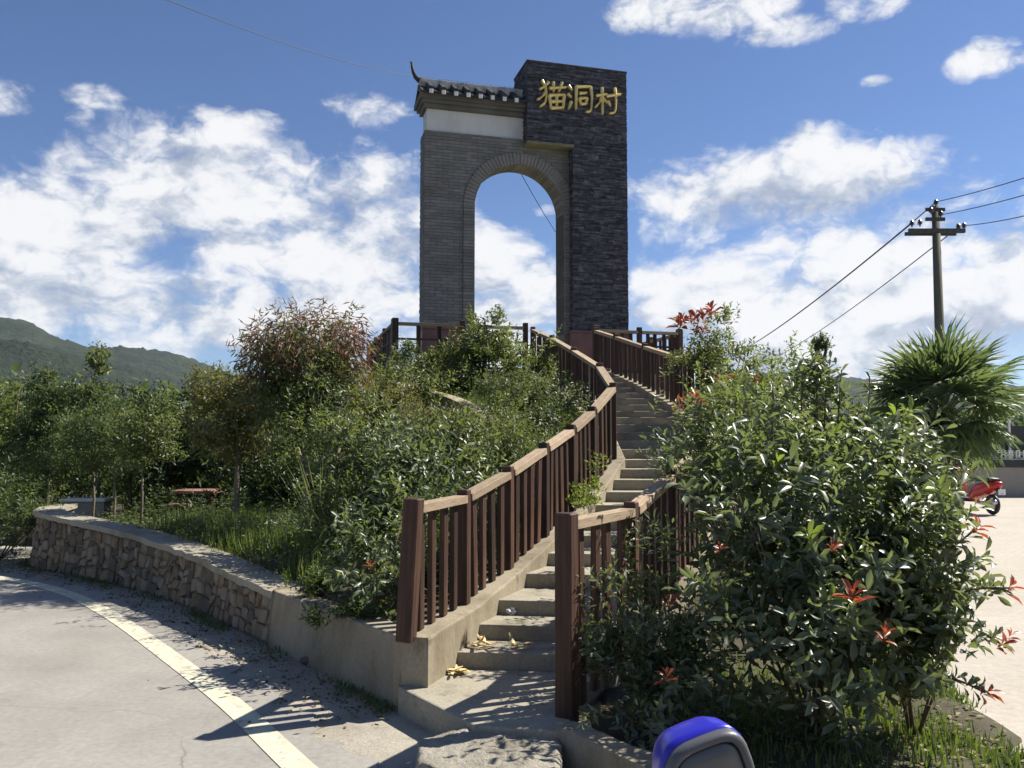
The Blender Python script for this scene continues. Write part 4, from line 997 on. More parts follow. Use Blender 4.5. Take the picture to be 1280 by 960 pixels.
# red tipped shrub at the top of the stairs
A = [ell(900, 450, 11.3, 55, 60, .6), ell(925, 480, 10.9, 45, 50, .5), ell(870, 430, 11.6, 28, 28, .3)]
b6 = shrub('photinia_shrub', 'rounded shrub crowned with red new leaves beside the upper stair railing', A, .085, 5200, 'leaf_mid', per=10, stems=9, r0=.012)
for (px, py, Y, sz) in [(875, 405, 11.3, 1.9), (893, 394, 11.2, 1.4), (852, 412, 11.3, 1.5), (862, 402, 11.4, 1.3), (905, 478, 10.6, 1.3), (947, 480, 10.4, 1.1), (880, 418, 11.2, 1.2)]:
    for k in range(2): rosette(b6, P(px + random.uniform(-6, 6), py + random.uniform(-4, 4), Y), Vector((random.uniform(-.8, .5), -.3, .8)), .11 * sz, 'leaf_red', 8)
rosette(b4, P(868, 512, 7.6), Vector((.1, -.2, .6)), .16, 'leaf_red', 14); rosette(b4, P(858, 514, 7.6), Vector((-.6, -.2, .5)), .13, 'leaf_red', 10)
# -- the mound left of the stairs
A = [ell(505, 585, 8.3, 95, 75, .6), ell(440, 560, 8.8, 60, 60, .5), ell(560, 560, 8.8, 55, 50, .45)]
shrub('broadleaf_shrub', 'pale leaved broad shrub filling the slope behind the lower railing', A, .108, 6600, 'leaf_pale', per=9, stems=9)
A = [ell(464, 706, 6.4, 42, 50, .3), ell(480, 655, 6.7, 45, 50, .35)]
b7 = shrub('broadleaf_shrub', 'low broad leaved shrub behind the leaning end post of the railing', A, .095, 1900, 'leaf_bush', per=8, stems=6, tmpl=T8)
rosette(b7, P(462, 710, 5.85), Vector((0, -.4, 1)), .05, 'leaf_red', 7)
A = [ell(440, 762, 6.1, 60, 16, .2), ell(395, 728, 6.9, 40, 16, .2)]
shrub('creeping_plant', 'leafy creepers trailing over the low concrete wall', A, .05, 2400, 'leaf_dark', per=7, stems=5, r0=.005, base=(-1.05, 6.2, .36))
A = [ell(612, 422, 14.2, 44, 40, .5), ell(580, 452, 14.0, 45, 38, .5), ell(645, 455, 13.8, 50, 42, .4)]
shrub('broadleaf_shrub', 'bushy shrub standing in front of the arch opening', A, .10, 7000, 'leaf_mid', per=9, stems=8)
A = [ell(478, 474, 12.6, 42, 28, .3), ell(525, 484, 12.1, 36, 22, .2), ell(530, 455, 14.2, 45, 30, .5), ell(500, 462, 14.0, 30, 25, .4), ell(560, 470, 13.6, 45, 26, .4)]
shrub('broadleaf_shrub', 'low shrub in front of the platform railing under the brick pier', A, .09, 6500, 'leaf_mid', per=9, stems=7)
A = [ell(640, 560, 9.9, 60, 55, .5), ell(690, 575, 9.3, 45, 50, .4), ell(610, 525, 10.6, 45, 35, .4)]
shrub('small_leaf_shrub', 'bright small leaved shrub pressed against the middle of the stair railing', A, .055, 10000, 'leaf_mid', per=9, stems=8)
A = [ell(660, 490, 12.2, 60, 32, .5), ell(700, 510, 11.4, 40, 35, .4)]
shrub('small_leaf_shrub', 'sunlit scrub growing through the upper bend of the stair railing', A, .065, 7000, 'leaf_pale', per=9, stems=7)
A = [ell(480, 500, 11.6, 50, 35, .5), ell(430, 490, 11.4, 50, 55, .5), ell(540, 530, 10.8, 55, 28, .4)]
shrub('small_leaf_shrub', 'yellowish green scrub below the buried concrete edging', A, .07, 8000, 'leaf_olive', per=9, stems=7)
A = [ell(715, 610, 8.25, 28, 40, .15), ell(735, 600, 8.6, 20, 28, .12)]
shrub('climbing_vine', 'green vine winding through the balusters of the stair railing', A, .055, 650, 'leaf_young', per=7, stems=4, r0=.004)
A = [ell(585, 640, 7.6, 70, 60, .35), ell(540, 680, 7.0, 45, 60, .3)]
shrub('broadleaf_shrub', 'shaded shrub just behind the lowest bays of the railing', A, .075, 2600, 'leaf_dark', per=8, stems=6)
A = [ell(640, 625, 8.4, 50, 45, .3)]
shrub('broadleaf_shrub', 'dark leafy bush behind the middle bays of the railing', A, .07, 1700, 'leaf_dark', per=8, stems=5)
# reeds
def blades(name, label, base, n, hgt, spread, mat, cat='reed'):
    o = empty(name, base, label, cat); th = RNG.uniform(0, 6.28, n); r_ = RNG.uniform(0, spread * .25, n)
    ps = np.stack([base[0] + np.cos(th) * r_, base[1] + np.sin(th) * r_, np.full(n, base[2] - .02)], 1)
    out = np.stack([np.cos(th), np.sin(th), np.zeros(n)], 1); d = out * RNG.uniform(.05, spread, (n, 1)) + np.array([0, 0, 1.0])
    link('blades', leaf_mesh('blades', ps, d, out * -1 + np.array([0, 0, .3]), hgt * RNG.uniform(.5, 1.1, n), RNG.uniform(.018, .03, n), TB), mat, o); return o
p = P(400, 690, 8.2); blades('reed_clump', 'tall reed clump with arching blades beside the forked grey trunk', (p.x, p.y, Hs(p.x, p.y)), 70, 1.0, .5, 'leaf_pale')

# -- garden trees
def gnd(px, Y): p = P(px, 600, Y); return (p.x, p.y, max(Hs(p.x, p.y), -.02))
def wispy(o):
    """rust coloured drooping twigs over the crown"""
    n = 4300; ps, d = in_ellipsoids(n, [ell(383, 428, 10.2, 82, 50), ell(330, 455, 10.2, 32, 45), ell(435, 450, 10.2, 34, 50)], .6)
    ps = ps + np.sin(ps * 9)[:, [1, 2, 0]] * .05
    dr = d * .7 + np.array([0, 0, -.75]) + RNG.normal(size=(n, 3)) * .55
    tag(link('dry_twigs', leaf_mesh('dry_twigs', ps, dr, rnd_dir(n), RNG.uniform(.05, .15, n), RNG.uniform(.010, .022, n), T2), 'leaf_rust', o), kind='stuff')
tree('small_tree', 'rounded tree with a reddish brown withered top standing tallest in the garden', gnd(383, 10.0), 1.15, [ell(383, 450, 10.2, 70, 45), ell(350, 485, 10.2, 50, 50), ell(412, 495, 10.0, 58, 60), ell(385, 540, 10.0, 60, 45)], .055, 8000, 'leaf_mid', .05, extra=wispy)
tree('small_tree', 'slim tree with a yellowing rounded crown next to the withered tree', gnd(298, 10.8), 1.0, [ell(290, 490, 10.8, 50, 40), ell(262, 500, 11, 30, 35), ell(320, 520, 10.7, 40, 40), ell(290, 540, 10.8, 60, 30)], .055, 6200, 'leaf_olive', .04)
tree('young_tree', 'thin trunked young tree nearest the stone wall end', gnd(178, 11.6), .75, [ell(180, 545, 11.6, 42, 50), ell(200, 510, 11.8, 25, 25)], .055, 3200, 'leaf_mid', .022)
tree('young_tree', 'pale trunked young tree in the middle of the lawn', gnd(143, 13.0), .85, [ell(150, 550, 13.0, 45, 45), ell(140, 510, 13.2, 25, 25)], .055, 2800, 'leaf_far', .022)
tree('young_tree', 'young tree in front of the low white bench wall', gnd(117, 13.4), .85, [ell(112, 545, 13.4, 42, 50)], .055, 2600, 'leaf_far', .022)
tree('slender_tree', 'slender upright tree with a pointed leafy leader above the lawn', gnd(125, 15.5), 1.2, [ell(121, 460, 15.5, 12, 34), ell(118, 500, 15.5, 26, 30), ell(95, 500, 15.5, 18, 26), ell(130, 540, 15.5, 40, 40)], .075, 3800, 'leaf_mid', .035)
tree('slender_tree', 'dark pointed tree beside the leafy leader tree', gnd(60, 16.0), 1.1, [ell(55, 470, 16, 15, 30), ell(70, 510, 16, 35, 40), ell(40, 545, 16, 40, 40)], .075, 3800, 'leaf_dark', .04)
def flowers(o):
    n = 90; c = P(160, 500, 15); ps = np.array(c) + RNG.normal(size=(n, 3)) * .07
    link('blossom', leaf_mesh('blossom', ps, rnd_dir(n), rnd_dir(n), .07, .06, T2), 'blossom', o)
tree('flowering_tree', 'leafy tree carrying one cream coloured flower head', gnd(165, 15.0), 1.1, [ell(165, 535, 15, 35, 45), ell(150, 505, 15, 22, 24), ell(190, 560, 15, 35, 35)], .07, 3800, 'leaf_mid', .035, extra=flowers)
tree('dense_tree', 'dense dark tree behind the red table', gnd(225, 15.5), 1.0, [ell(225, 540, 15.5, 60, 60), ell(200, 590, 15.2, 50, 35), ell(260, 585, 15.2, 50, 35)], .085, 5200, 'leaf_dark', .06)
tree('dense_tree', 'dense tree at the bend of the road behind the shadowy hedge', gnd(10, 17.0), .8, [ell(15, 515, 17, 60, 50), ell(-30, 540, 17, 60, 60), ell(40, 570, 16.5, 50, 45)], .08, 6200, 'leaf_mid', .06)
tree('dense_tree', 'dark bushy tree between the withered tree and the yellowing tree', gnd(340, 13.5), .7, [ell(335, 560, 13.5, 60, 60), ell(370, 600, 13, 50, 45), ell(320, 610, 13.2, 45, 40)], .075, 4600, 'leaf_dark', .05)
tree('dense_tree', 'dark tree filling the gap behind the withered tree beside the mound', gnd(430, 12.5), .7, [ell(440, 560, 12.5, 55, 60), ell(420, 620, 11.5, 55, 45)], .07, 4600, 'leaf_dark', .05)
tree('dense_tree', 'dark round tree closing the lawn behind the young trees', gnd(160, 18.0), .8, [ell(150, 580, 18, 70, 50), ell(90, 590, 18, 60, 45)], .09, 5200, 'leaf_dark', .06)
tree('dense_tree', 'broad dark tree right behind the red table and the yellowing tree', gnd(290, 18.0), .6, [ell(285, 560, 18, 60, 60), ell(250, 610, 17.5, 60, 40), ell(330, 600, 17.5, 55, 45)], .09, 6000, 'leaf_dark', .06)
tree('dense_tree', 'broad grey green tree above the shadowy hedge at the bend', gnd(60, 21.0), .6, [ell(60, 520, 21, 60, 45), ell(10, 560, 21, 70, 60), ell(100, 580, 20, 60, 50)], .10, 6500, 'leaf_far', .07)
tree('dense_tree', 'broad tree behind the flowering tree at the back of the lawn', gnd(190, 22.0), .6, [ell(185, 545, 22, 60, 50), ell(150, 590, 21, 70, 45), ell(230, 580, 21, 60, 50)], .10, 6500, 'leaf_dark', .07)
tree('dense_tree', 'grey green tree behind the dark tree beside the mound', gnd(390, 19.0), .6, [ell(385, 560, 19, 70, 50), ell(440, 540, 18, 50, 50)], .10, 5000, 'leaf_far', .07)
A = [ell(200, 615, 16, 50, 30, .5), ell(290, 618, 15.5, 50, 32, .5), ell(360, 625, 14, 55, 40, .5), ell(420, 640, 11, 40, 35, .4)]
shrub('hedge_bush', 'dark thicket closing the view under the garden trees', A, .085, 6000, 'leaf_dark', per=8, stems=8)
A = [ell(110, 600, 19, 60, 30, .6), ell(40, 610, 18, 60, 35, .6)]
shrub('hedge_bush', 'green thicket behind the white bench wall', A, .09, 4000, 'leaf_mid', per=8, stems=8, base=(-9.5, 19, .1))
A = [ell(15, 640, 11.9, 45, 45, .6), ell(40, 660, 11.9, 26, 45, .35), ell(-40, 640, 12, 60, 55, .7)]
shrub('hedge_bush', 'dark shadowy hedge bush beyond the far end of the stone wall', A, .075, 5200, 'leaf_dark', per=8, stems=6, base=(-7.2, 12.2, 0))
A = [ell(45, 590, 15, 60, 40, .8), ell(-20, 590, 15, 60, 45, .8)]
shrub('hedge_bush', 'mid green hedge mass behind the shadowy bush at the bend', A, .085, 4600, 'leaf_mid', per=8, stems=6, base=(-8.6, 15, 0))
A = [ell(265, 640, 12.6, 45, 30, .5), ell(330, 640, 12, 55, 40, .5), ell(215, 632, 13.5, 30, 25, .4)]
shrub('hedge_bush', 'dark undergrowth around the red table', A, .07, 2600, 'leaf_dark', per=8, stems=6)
A = [ell(360, 660, 9.6, 50, 30, .4), ell(290, 665, 9.6, 55, 22, .4)]
shrub('herb_patch', 'sunlit leafy weeds along the garden side of the wall cap', A, .045, 3600, 'leaf_pale', per=7, stems=5, r0=.004)
A = [ell(415, 650, 7.8, 40, 45, .35), ell(440, 620, 8.2, 40, 40, .35)]
shrub('broadleaf_shrub', 'shaded shrub around the foot of the grey forked trunk', A, .06, 2400, 'leaf_mid', per=8, stems=6)
mb = MB(); a = gnd(386, 8.6); mb.tube([Vector(a) - Vector((0, 0, .05)), P(395, 660, 8.6), P(385, 610, 8.8), P(372, 560, 9.0)], [.05, .042, .035, .02], 8); mb.tube([P(395, 660, 8.6), P(408, 610, 8.5), P(425, 560, 8.6)], [.03, .022, .01], 7)
st_ = empty('bare_trunk', a, 'bare forked grey trunk among the weeds beside the reeds', 'tree'); build(mb, 'trunk', 'bark', st_, smooth=True)
ps_, dv_ = in_ellipsoids(160, [ell(380, 545, 9.0, 40, 30), ell(425, 550, 8.7, 35, 30)]); p4 = shoots(ps_, unit(dv_ + np.array([0, 0, .5])), np.full(160, .16), 8, leaf=.06)
tag(link('crown', leaf_mesh('crown', *p4, p4[3] * .4, T2), 'leaf_mid', st_), kind='stuff')

# -- lawn and weeds
def grass(name, region, n, hlo, hhi, mat, label, wd=.012, seed=1):
    rr = np.random.default_rng(seed); x0, x1, y0, y1 = region
    x = rr.uniform(x0, x1, n * 3); y = rr.uniform(y0, y1, n * 3); z = H(x, y); dens = np.sin(x * 2.3 + 1) * np.cos(y * 1.9) + np.sin(x * 5.1 + y * 4.3) * .6 + rr.normal(size=n * 3) * .5
    xw = np.interp(y, wy, wx); inst = (x > np.interp(y, ly, lx) - .15) & (x < np.interp(y, ry, rx) + .25) & (y < 15.8)
    plt = (z > 2.7); ok = (z > -.2) & (dens > -.5) & (x > xw + .46) & ~inst & ~plt if x1 < 3 else (z > -.2) & (dens > -.2) & ~inst
    x, y, z = x[ok][:n], y[ok][:n], z[ok][:n]; n = len(x); th = rr.uniform(0, 6.28, n)
    out = np.stack([np.cos(th), np.sin(th), np.zeros(n)], 1); d = out * rr.uniform(.1, .8, (n, 1)) + np.array([0, 0, 1.0])
    o = link(name, leaf_mesh(name, np.stack([x, y, z - .01], 1), d, out + np.array([0, 0, .4]), rr.uniform(hlo, hhi, n), wd * rr.uniform(.6, 1.3, n), TB), mat)
    return tag(o, label, 'grass', kind='stuff')
grass('garden_grass', (-6.9, -.9, 6.2, 16), 26000, .04, .13, 'grass_blade', 'short green grass and weeds covering the garden behind the wall', seed=2)
grass('mound_weeds', (-4.5, 1.2, 7, 15.5), 22000, .12, .34, 'grass_blade', 'tangled green weeds covering the mound beside the stairs', .014, seed=3)
grass('tall_weeds', (-4.2, -1.6, 7.2, 10.6), 3600, .12, .36, 'grass_blade', 'taller grass tufts between the garden trees and wall cap', .012, seed=6)
grass('bed_grass', (.4, 4.2, 3.1, 9), 9000, .03, .11, 'grass_blade', 'thin grass and weeds under the glossy shrubs', seed=4)
grass('edge_grass', (2.0, 3.01, 3.3, 6.2), 2400, .03, .10, 'grass_blade', 'rough grass along the edge of the paved yard beside the shrubs', seed=14)
def cover(name, region, n, lo, hi, mat, label, seed):
    rr = np.random.default_rng(seed); x0, x1, y0, y1 = region; x = rr.uniform(x0, x1, n); y = rr.uniform(y0, y1, n); z = H(x, y)
    patch = np.sin(x * 1.7 + 2 * np.sin(y * 1.3)) + np.cos(y * 2.1 + x) * .8 + rr.normal(size=n) * .5
    inst = (x > np.interp(y, ly, lx) - .1) & (x < np.interp(y, ry, rx) + .2) & (y < 15.8)
    ok = (z > -.2) & (x > np.interp(y, wy, wx) + .40) & ~inst & (patch > -.4) & (z < 2.75); x, y, z = x[ok], y[ok], z[ok]; n = len(x)
    hgt = np.abs(rr.normal(size=n)) * .10 * (1.2 + np.sin(x * 2.3) * np.cos(y * 3.1)); th = rr.uniform(0, 6.28, n)
    d = np.stack([np.cos(th), np.sin(th), rr.uniform(-.3, .7, n)], 1)
    tag(link(name, leaf_mesh(name, np.stack([x, y, z + hgt], 1), d, np.array([[0, 0, 1.0]]) + rnd_dir(n) * .5, rr.uniform(lo, hi, n), rr.uniform(lo, hi, n) * .55, T4), mat), label, 'ground cover', kind='stuff')
cover('ground_cover', (-7, -.8, 5.9, 15), 30000, .03, .065, 'leaf_mid', 'low leafy weeds carpeting the garden between wall cap and trees', 21)
cover('ground_cover', (-5, 1.3, 6.5, 15.4), 22000, .04, .08, 'leaf_pale', 'pale leafy undergrowth carpeting the mound', 22)
# weeds and litter in the gutter along the wall foot
n = 2600; sdv = RNG.uniform(0, 1, n); wp = smooth_line([Vector(q) for q in WALL], 10); idx = (sdv * (len(wp) - 1.001)).astype(int); fr = sdv * (len(wp) - 1.001) - idx
xy = np.array([[lerp(wp[i], wp[i + 1], f).x, lerp(wp[i], wp[i + 1], f).y] for i, f in zip(idx, fr)]); off = np.abs(RNG.normal(size=n)) * .07 + .005
dirw = np.array([[(wp[i + 1] - wp[i]).y, -(wp[i + 1] - wp[i]).x] for i in idx]); dirw = dirw / np.linalg.norm(dirw, axis=1, keepdims=True)
keep_ = (np.sin(sdv * 47) + np.sin(sdv * 23 + 1) + RNG.normal(size=n) * .6) > .1
xy = (xy - dirw * off[:, None])[keep_]; n = len(xy); th = RNG.uniform(0, 6.28, n); out = np.stack([np.cos(th), np.sin(th), np.zeros(n)], 1)
tag(link('gutter_weeds', leaf_mesh('gutter_weeds', np.c_[xy, np.zeros(n)], out * .8 + np.array([0, 0, .6]), out + np.array([0, 0, .6]), RNG.uniform(.03, .09, n), .012, TB), 'grass_blade'), 'small weeds sprouting in the gutter along the foot of the walls', 'weeds', kind='stuff')
n = 900; t = RNG.uniform(0, 1, n); idx = (t * (len(wp) - 1.001)).astype(int); c = np.array([[wp[i].x, wp[i].y] for i in idx]); dw = np.array([[(wp[i + 1] - wp[i]).y, -(wp[i + 1] - wp[i]).x] for i in idx]); dw /= np.linalg.norm(dw, axis=1, keepdims=True)
c = c - dw * (np.abs(RNG.normal(size=n)) * .22 + .02)[:, None] + RNG.normal(size=(n, 2)) * .06; th = RNG.uniform(0, 6.28, n)
out = np.stack([np.cos(th), np.sin(th), RNG.uniform(-.1, .35, n)], 1)
tag(link('leaf_litter', leaf_mesh('leaf_litter', np.c_[c, np.full(n, .016)], out, np.array([[0, 0, 1.0]]) + rnd_dir(n) * .3, RNG.uniform(.02, .06, n), RNG.uniform(.01, .025, n), T2), 'dry_grass'), 'dry leaves and crumbs scattered along the verge below the walls', 'leaf litter', kind='stuff')
n = 500; x = RNG.uniform(.5, 2.8, n); y = RNG.uniform(3.4, 5.4, n); z = H(x, y); ok = z > -.2; th = RNG.uniform(0, 6.28, n); out = np.stack([np.cos(th), np.sin(th), RNG.uniform(-.1, .3, n)], 1)
tag(link('fallen_leaves', leaf_mesh('fallen_leaves', np.c_[x, y, z + .012][ok], out[ok], (np.array([[0, 0, 1.0]]) + rnd_dir(n) * .3)[ok], .06, .025, T2), 'dry_grass'), 'brown fallen leaves on the soil under the glossy shrubs', 'leaf litter', kind='stuff')
n = 1500; ang = RNG.uniform(0, 1, n); idx = (ang * (len(wp) - 1.001)).astype(int); c = np.array([[wp[i].x, wp[i].y] for i in idx]); dw = np.array([[(wp[i + 1] - wp[i]).y, -(wp[i + 1] - wp[i]).x] for i in idx]); dw /= np.linalg.norm(dw, axis=1, keepdims=True)
c = c - dw * (np.abs(RNG.normal(size=n)) * .35 + .01)[:, None] + RNG.normal(size=(n, 2)) * .08; gm = MB()
for k in range(n):
    r_ = float(np.exp(RNG.normal() * .45)) * .0075; q0 = [RNG.normal(size=3) for _ in range(6)]
    o_ = [Vector((c[k][0] + sx * r_ * random.uniform(.7, 1.3), c[k][1] + sy * r_ * random.uniform(.7, 1.3), -.008 + r_ * .35 + sz_ * r_ * .7)) for sx, sy, sz_ in ((1, 0, 0), (0, 1, 0), (-1, 0, 0), (0, -1, 0), (0, 0, 1), (0, 0, -1))]
    gm.add(o_, [(0, 1, 4), (1, 2, 4), (2, 3, 4), (3, 0, 4), (1, 0, 5), (2, 1, 5), (3, 2, 5), (0, 3, 5)])
tag(build(gm, 'gravel', 'stone_c'), 'loose gravel and crumbs along the verge below the walls', 'gravel', kind='stuff')
def pebble(px, py, sz, label):
    p = G(px, py, 0.0); bm = bmesh.new(); bmesh.ops.create_icosphere(bm, subdivisions=2, radius=1)
    for v in bm.verts: v.co = Vector((v.co.x * sz * random.uniform(.9, 1.1), v.co.y * sz * .8 * random.uniform(.9, 1.1), v.co.z * sz * .6 * random.uniform(.9, 1.1)))
    m = bpy.data.meshes.new('loose_stone'); bm.to_mesh(m); bm.free(); o = link('loose_stone', m, random.choice(('stone_b', 'stone_c'))); o.location = (p.x, p.y, sz * .42)
    tag(o, label, 'stone')
pebble(383, 829, .05, 'fist sized loose stone at the foot of the concrete wall')
pebble(438, 860, .03, 'small loose stone in the gutter near the landing slab')
pebble(330, 822, .025, 'small loose stone below the joint of stone and concrete walls')
pebble(410, 842, .022, 'pebble beside the fist sized stone at the concrete wall')

# ------------------------------------------------------------------ fan palm
pb = P(1178, 560, 12.0); pb.z = 0
palm = empty('fan_palm', pb, 'fan palm with a shaggy dark trunk in front of the concrete utility pole', 'palm')
ptop = P(1178, 516, 12.0)
mb = MB(); mb.tube([pb, lerp(pb, ptop, .4), lerp(pb, ptop, .8), ptop], [.13, .14, .17, .10], 12); build(mb, 'trunk', 'bark_dark', palm, smooth=True)
n = 1500; th = RNG.uniform(0, 6.28, n); hz = RNG.uniform(.2, 1.05, n); out = np.stack([np.cos(th), np.sin(th), np.zeros(n)], 1)
ps = np.array(pb)[None] + out * .12 + np.stack([np.zeros(n), np.zeros(n), hz * ptop.z], 1)
tag(link('trunk_fibre', leaf_mesh('trunk_fibre', ps, out * .6 + np.array([0, 0, 1.0]) * RNG.uniform(-1, 1, (n, 1)) + RNG.normal(size=(n, 3)) * .3, rnd_dir(n), .12, .012, T2), 'fibre', palm), kind='stuff')
NF = 64
for i in range(NF):
    azm = i * 2.39996 + random.uniform(-.2, .2); f = i / NF; elv = R(82) - f * R(118) + random.uniform(-.12, .12)
    d = Vector((math.cos(azm) * math.cos(elv), math.sin(azm) * math.cos(elv), math.sin(elv)))
    pl = random.uniform(.55, .80) * (1.0 if f < .6 else .8); sag = Vector((0, 0, -.10 * math.cos(elv)))
    hub = ptop + d * pl + sag
    st = MB().tube([ptop + Vector((0, 0, -.05 - .25 * f)), ptop + d * pl * .5 + sag * .2, hub], [.012, .009, .007], 5)
    dd = (d + Vector((0, 0, -.25 * f))).normalized(); side = dd.cross(Vector((0, 0, 1)))
    side = side.normalized() if side.length > .1 else Vector((math.sin(azm), -math.cos(azm), 0)); upv = side.cross(dd)
    ns = 34; an = np.linspace(-2.0, 2.0, ns) + RNG.normal(size=ns) * .02
    dv = np.array([list(dd * math.cos(a) + side * math.sin(a) + upv * (-.28 * abs(math.sin(a * .5))) + Vector((0, 0, -.10))) for a in an])
    nv = np.array([list(upv + side * (.8 if k % 2 else -.8)) for k in range(ns)])
    ln = .66 * (1 if f < .6 else .78) * (1 - .22 * np.abs(an) / 2.0) * RNG.uniform(.9, 1.08, ns)
    fr_ = link('frond', leaf_mesh('frond', np.repeat(np.array([hub]), ns, 0), dv, nv, ln, .036, TP), 'leaf_palm', palm)
    build(st, 'petiole', 'leaf_palm', fr_)

# ------------------------------------------------------------------ utility pole and cables
YP = 25.0
pt_ = P(1168, 258, YP); pz = Vector((pt_.x + .03, YP, 0))
pole = empty('utility_pole', pz, 'tall concrete utility pole with a steel cross arm and insulators', 'pole')
build(MB().tube([pz, Vector((pz.x, YP, pt_.z))], [.165, .105], 14), 'shaft', 'pole_concrete', pole, smooth=True)
ca, cb = P(1136, 287, YP - .2), P(1206, 290, YP - .2)
M_ = frame((0, 0, 0), (0, 0, 1), cb - ca).to_3x3()
build(MB().box((ca + cb) / 2, ((cb - ca).length, .10, .12), M_), 'cross_arm', 'iron', pole)
build(MB().box((ca + cb) / 2 + Vector((0, .38, 0)), ((cb - ca).length * .92, .08, .10), M_), 'cross_arm', 'iron', pole)
def insulator(at, parent, sc_=1.0):
    prof = [(.03, 0), (.03, .08), (.10, .09), (.05, .13), (.11, .15), (.05, .19), (.085, .22), (.04, .27)]
    build(MB().tube([at + Vector((0, 0, z_ * sc_)) for r_, z_ in prof], [r_ * sc_ for r_, z_ in prof], 8), 'insulator', 'porcelain', parent)
insu = [P(1140, 284, YP - .2), P(1150, 283, YP), P(1205, 287, YP - .2), P(1198, 288, YP), P(1164, 268, YP - .15), P(1176, 272, YP - .15), P(1170, 258, YP)]
for q_ in insu: insulator(q_, pole, .75)
for zpx in (262, 274):
    a = P(1157, zpx, YP - .12); b = P(1181, zpx, YP - .12); build(MB().box((a + b) / 2, ((b - a).length, .06, .10), M_), 'bracket', 'iron', pole)
def cable(a, b, sag, label, r_=.012, grp='cables on the utility pole'):
    a, b = Vector(a), Vector(b); n = 24
    pts = [a.lerp(b, i / n) - Vector((0, 0, sag * 4 * (i / n) * (1 - i / n))) for i in range(n + 1)]
    tag(build(MB().tube(pts, r_, 5), 'power_cable', 'cable'), label, 'cable', grp)
cable(P(1171, 252, YP), P(1330, 206, 17), .05, 'cable leaving the very tip of the utility pole')
cable(P(1178, 268, YP), P(1330, 229, 17), .05, 'cable leaving the bracket just under the pole tip')
cable(P(1206, 282, YP - .2), P(1330, 257, 17), .06, 'cable leaving the outer end of the cross arm')
cable(P(1171, 252, YP), P(900, 452, 75), .5, 'cable running from the pole tip towards the red tipped shrub', .018)
cable(P(1140, 279, YP - .2), P(898, 452, 75), .5, 'cable running from the near cross arm end towards the shrub', .016)
cable(P(1198, 284, YP), P(925, 466, 75), .6, 'lower cable slanting behind the pole shaft towards the shrub', .018)
cable(P(180, -12, 22), P(535, 97, 44), .4, 'thin cable high above the garden meeting the horn of the gate', .012, 'cables over the gate')
cable(P(640, 196, 30), P(712, 314, 48), .2, 'thin cable seen through the arch opening', .014, 'cables over the gate')

# ------------------------------------------------------------------ far side of the yard
Y0 = 25.2
par = empty('parapet_wall', (14.5, Y0, 0), 'grey parapet wall with a dark railing panel at the far side of the yard', 'wall')
build(MB().box((24, Y0 + .12, .42), (30, .24, .86)), 'wall', 'parapet_grey', par)
build(MB().box((24, Y0 + .10, .97), (30, .30, .24)), 'coping', 'parapet_dark', par, bevel=.02)
x0 = 12.6
for i in range(12): build(MB().box((x0 + i * .78, Y0 + .6, 1.65), (.05, .05, 1.2)), 'railing_post', 'white_paint', par)
build(MB().box((24, Y0 + .72, 1.6), (30, .05, .95)), 'dark_panel', 'parapet_dark', par)
lt = empty('white_lettering', (15.0, Y0, 1.1), 'row of small white block letters standing on the dark coping', 'sign')
rs = random.Random(3)
for i in range(9):
    mb = MB(); cx = P(1246 + i * 4.6, 590, Y0).x; w_ = .085
    for k in range(5): mb.box((cx + rs.uniform(-.03, .03), Y0 + .1 + k * .002, 1.13 + .05 * k), (w_ * rs.uniform(.5, 1.0), .03, .025))
    mb.box((cx + rs.uniform(-.03, .03), Y0 + .085, 1.22), (.022, .03, .22)); build(mb, 'letter', 'white_paint', lt)
def house(name, label, px, py_top, py_bot, Y, wpx, cols, rows):
    a = P(px, py_top, Y); k = Y / FPX; wd = wpx * k; hgt = a.z; o = empty(name, (a.x, Y, 0), label, 'house')
    build(MB().box((a.x, Y + wd * .35, hgt / 2), (wd, wd * .7, hgt)), 'wall', 'house_wall', o)
    build(MB().box((a.x, Y + wd * .35, hgt + .12), (wd * 1.06, wd * .76, .24)), 'roof', 'house_roof', o)
    for i in range(cols):
        for j in range(rows):
            x_ = a.x - wd / 2 + wd * (i + .5) / cols; z_ = hgt - (j + .55) * 3.0
            if z_ > .8:
                wf = build(MB().box((x_, Y - .02, z_), (1.3, .1, 1.4)), 'window', 'white_paint', o); build(MB().box((x_, Y - .08, z_), (1.1, .06, 1.2)), 'pane', 'house_glass', wf)
house('village_house', 'cream flat roofed house glimpsed behind the glossy shrubs', 965, 504, 560, 70, 52, 2, 2)
house('village_house', 'white flat roofed house among the distant trees behind the garden', 150, 488, 560, 80, 30, 2, 2)
house('village_house', 'small pale house half hidden in the trees behind the lawn', 205, 497, 560, 95, 26, 2, 2)
house('village_house', 'pale house behind the parapet wall beyond the fan palm', 1262, 528, 560, 60, 60, 3, 1)
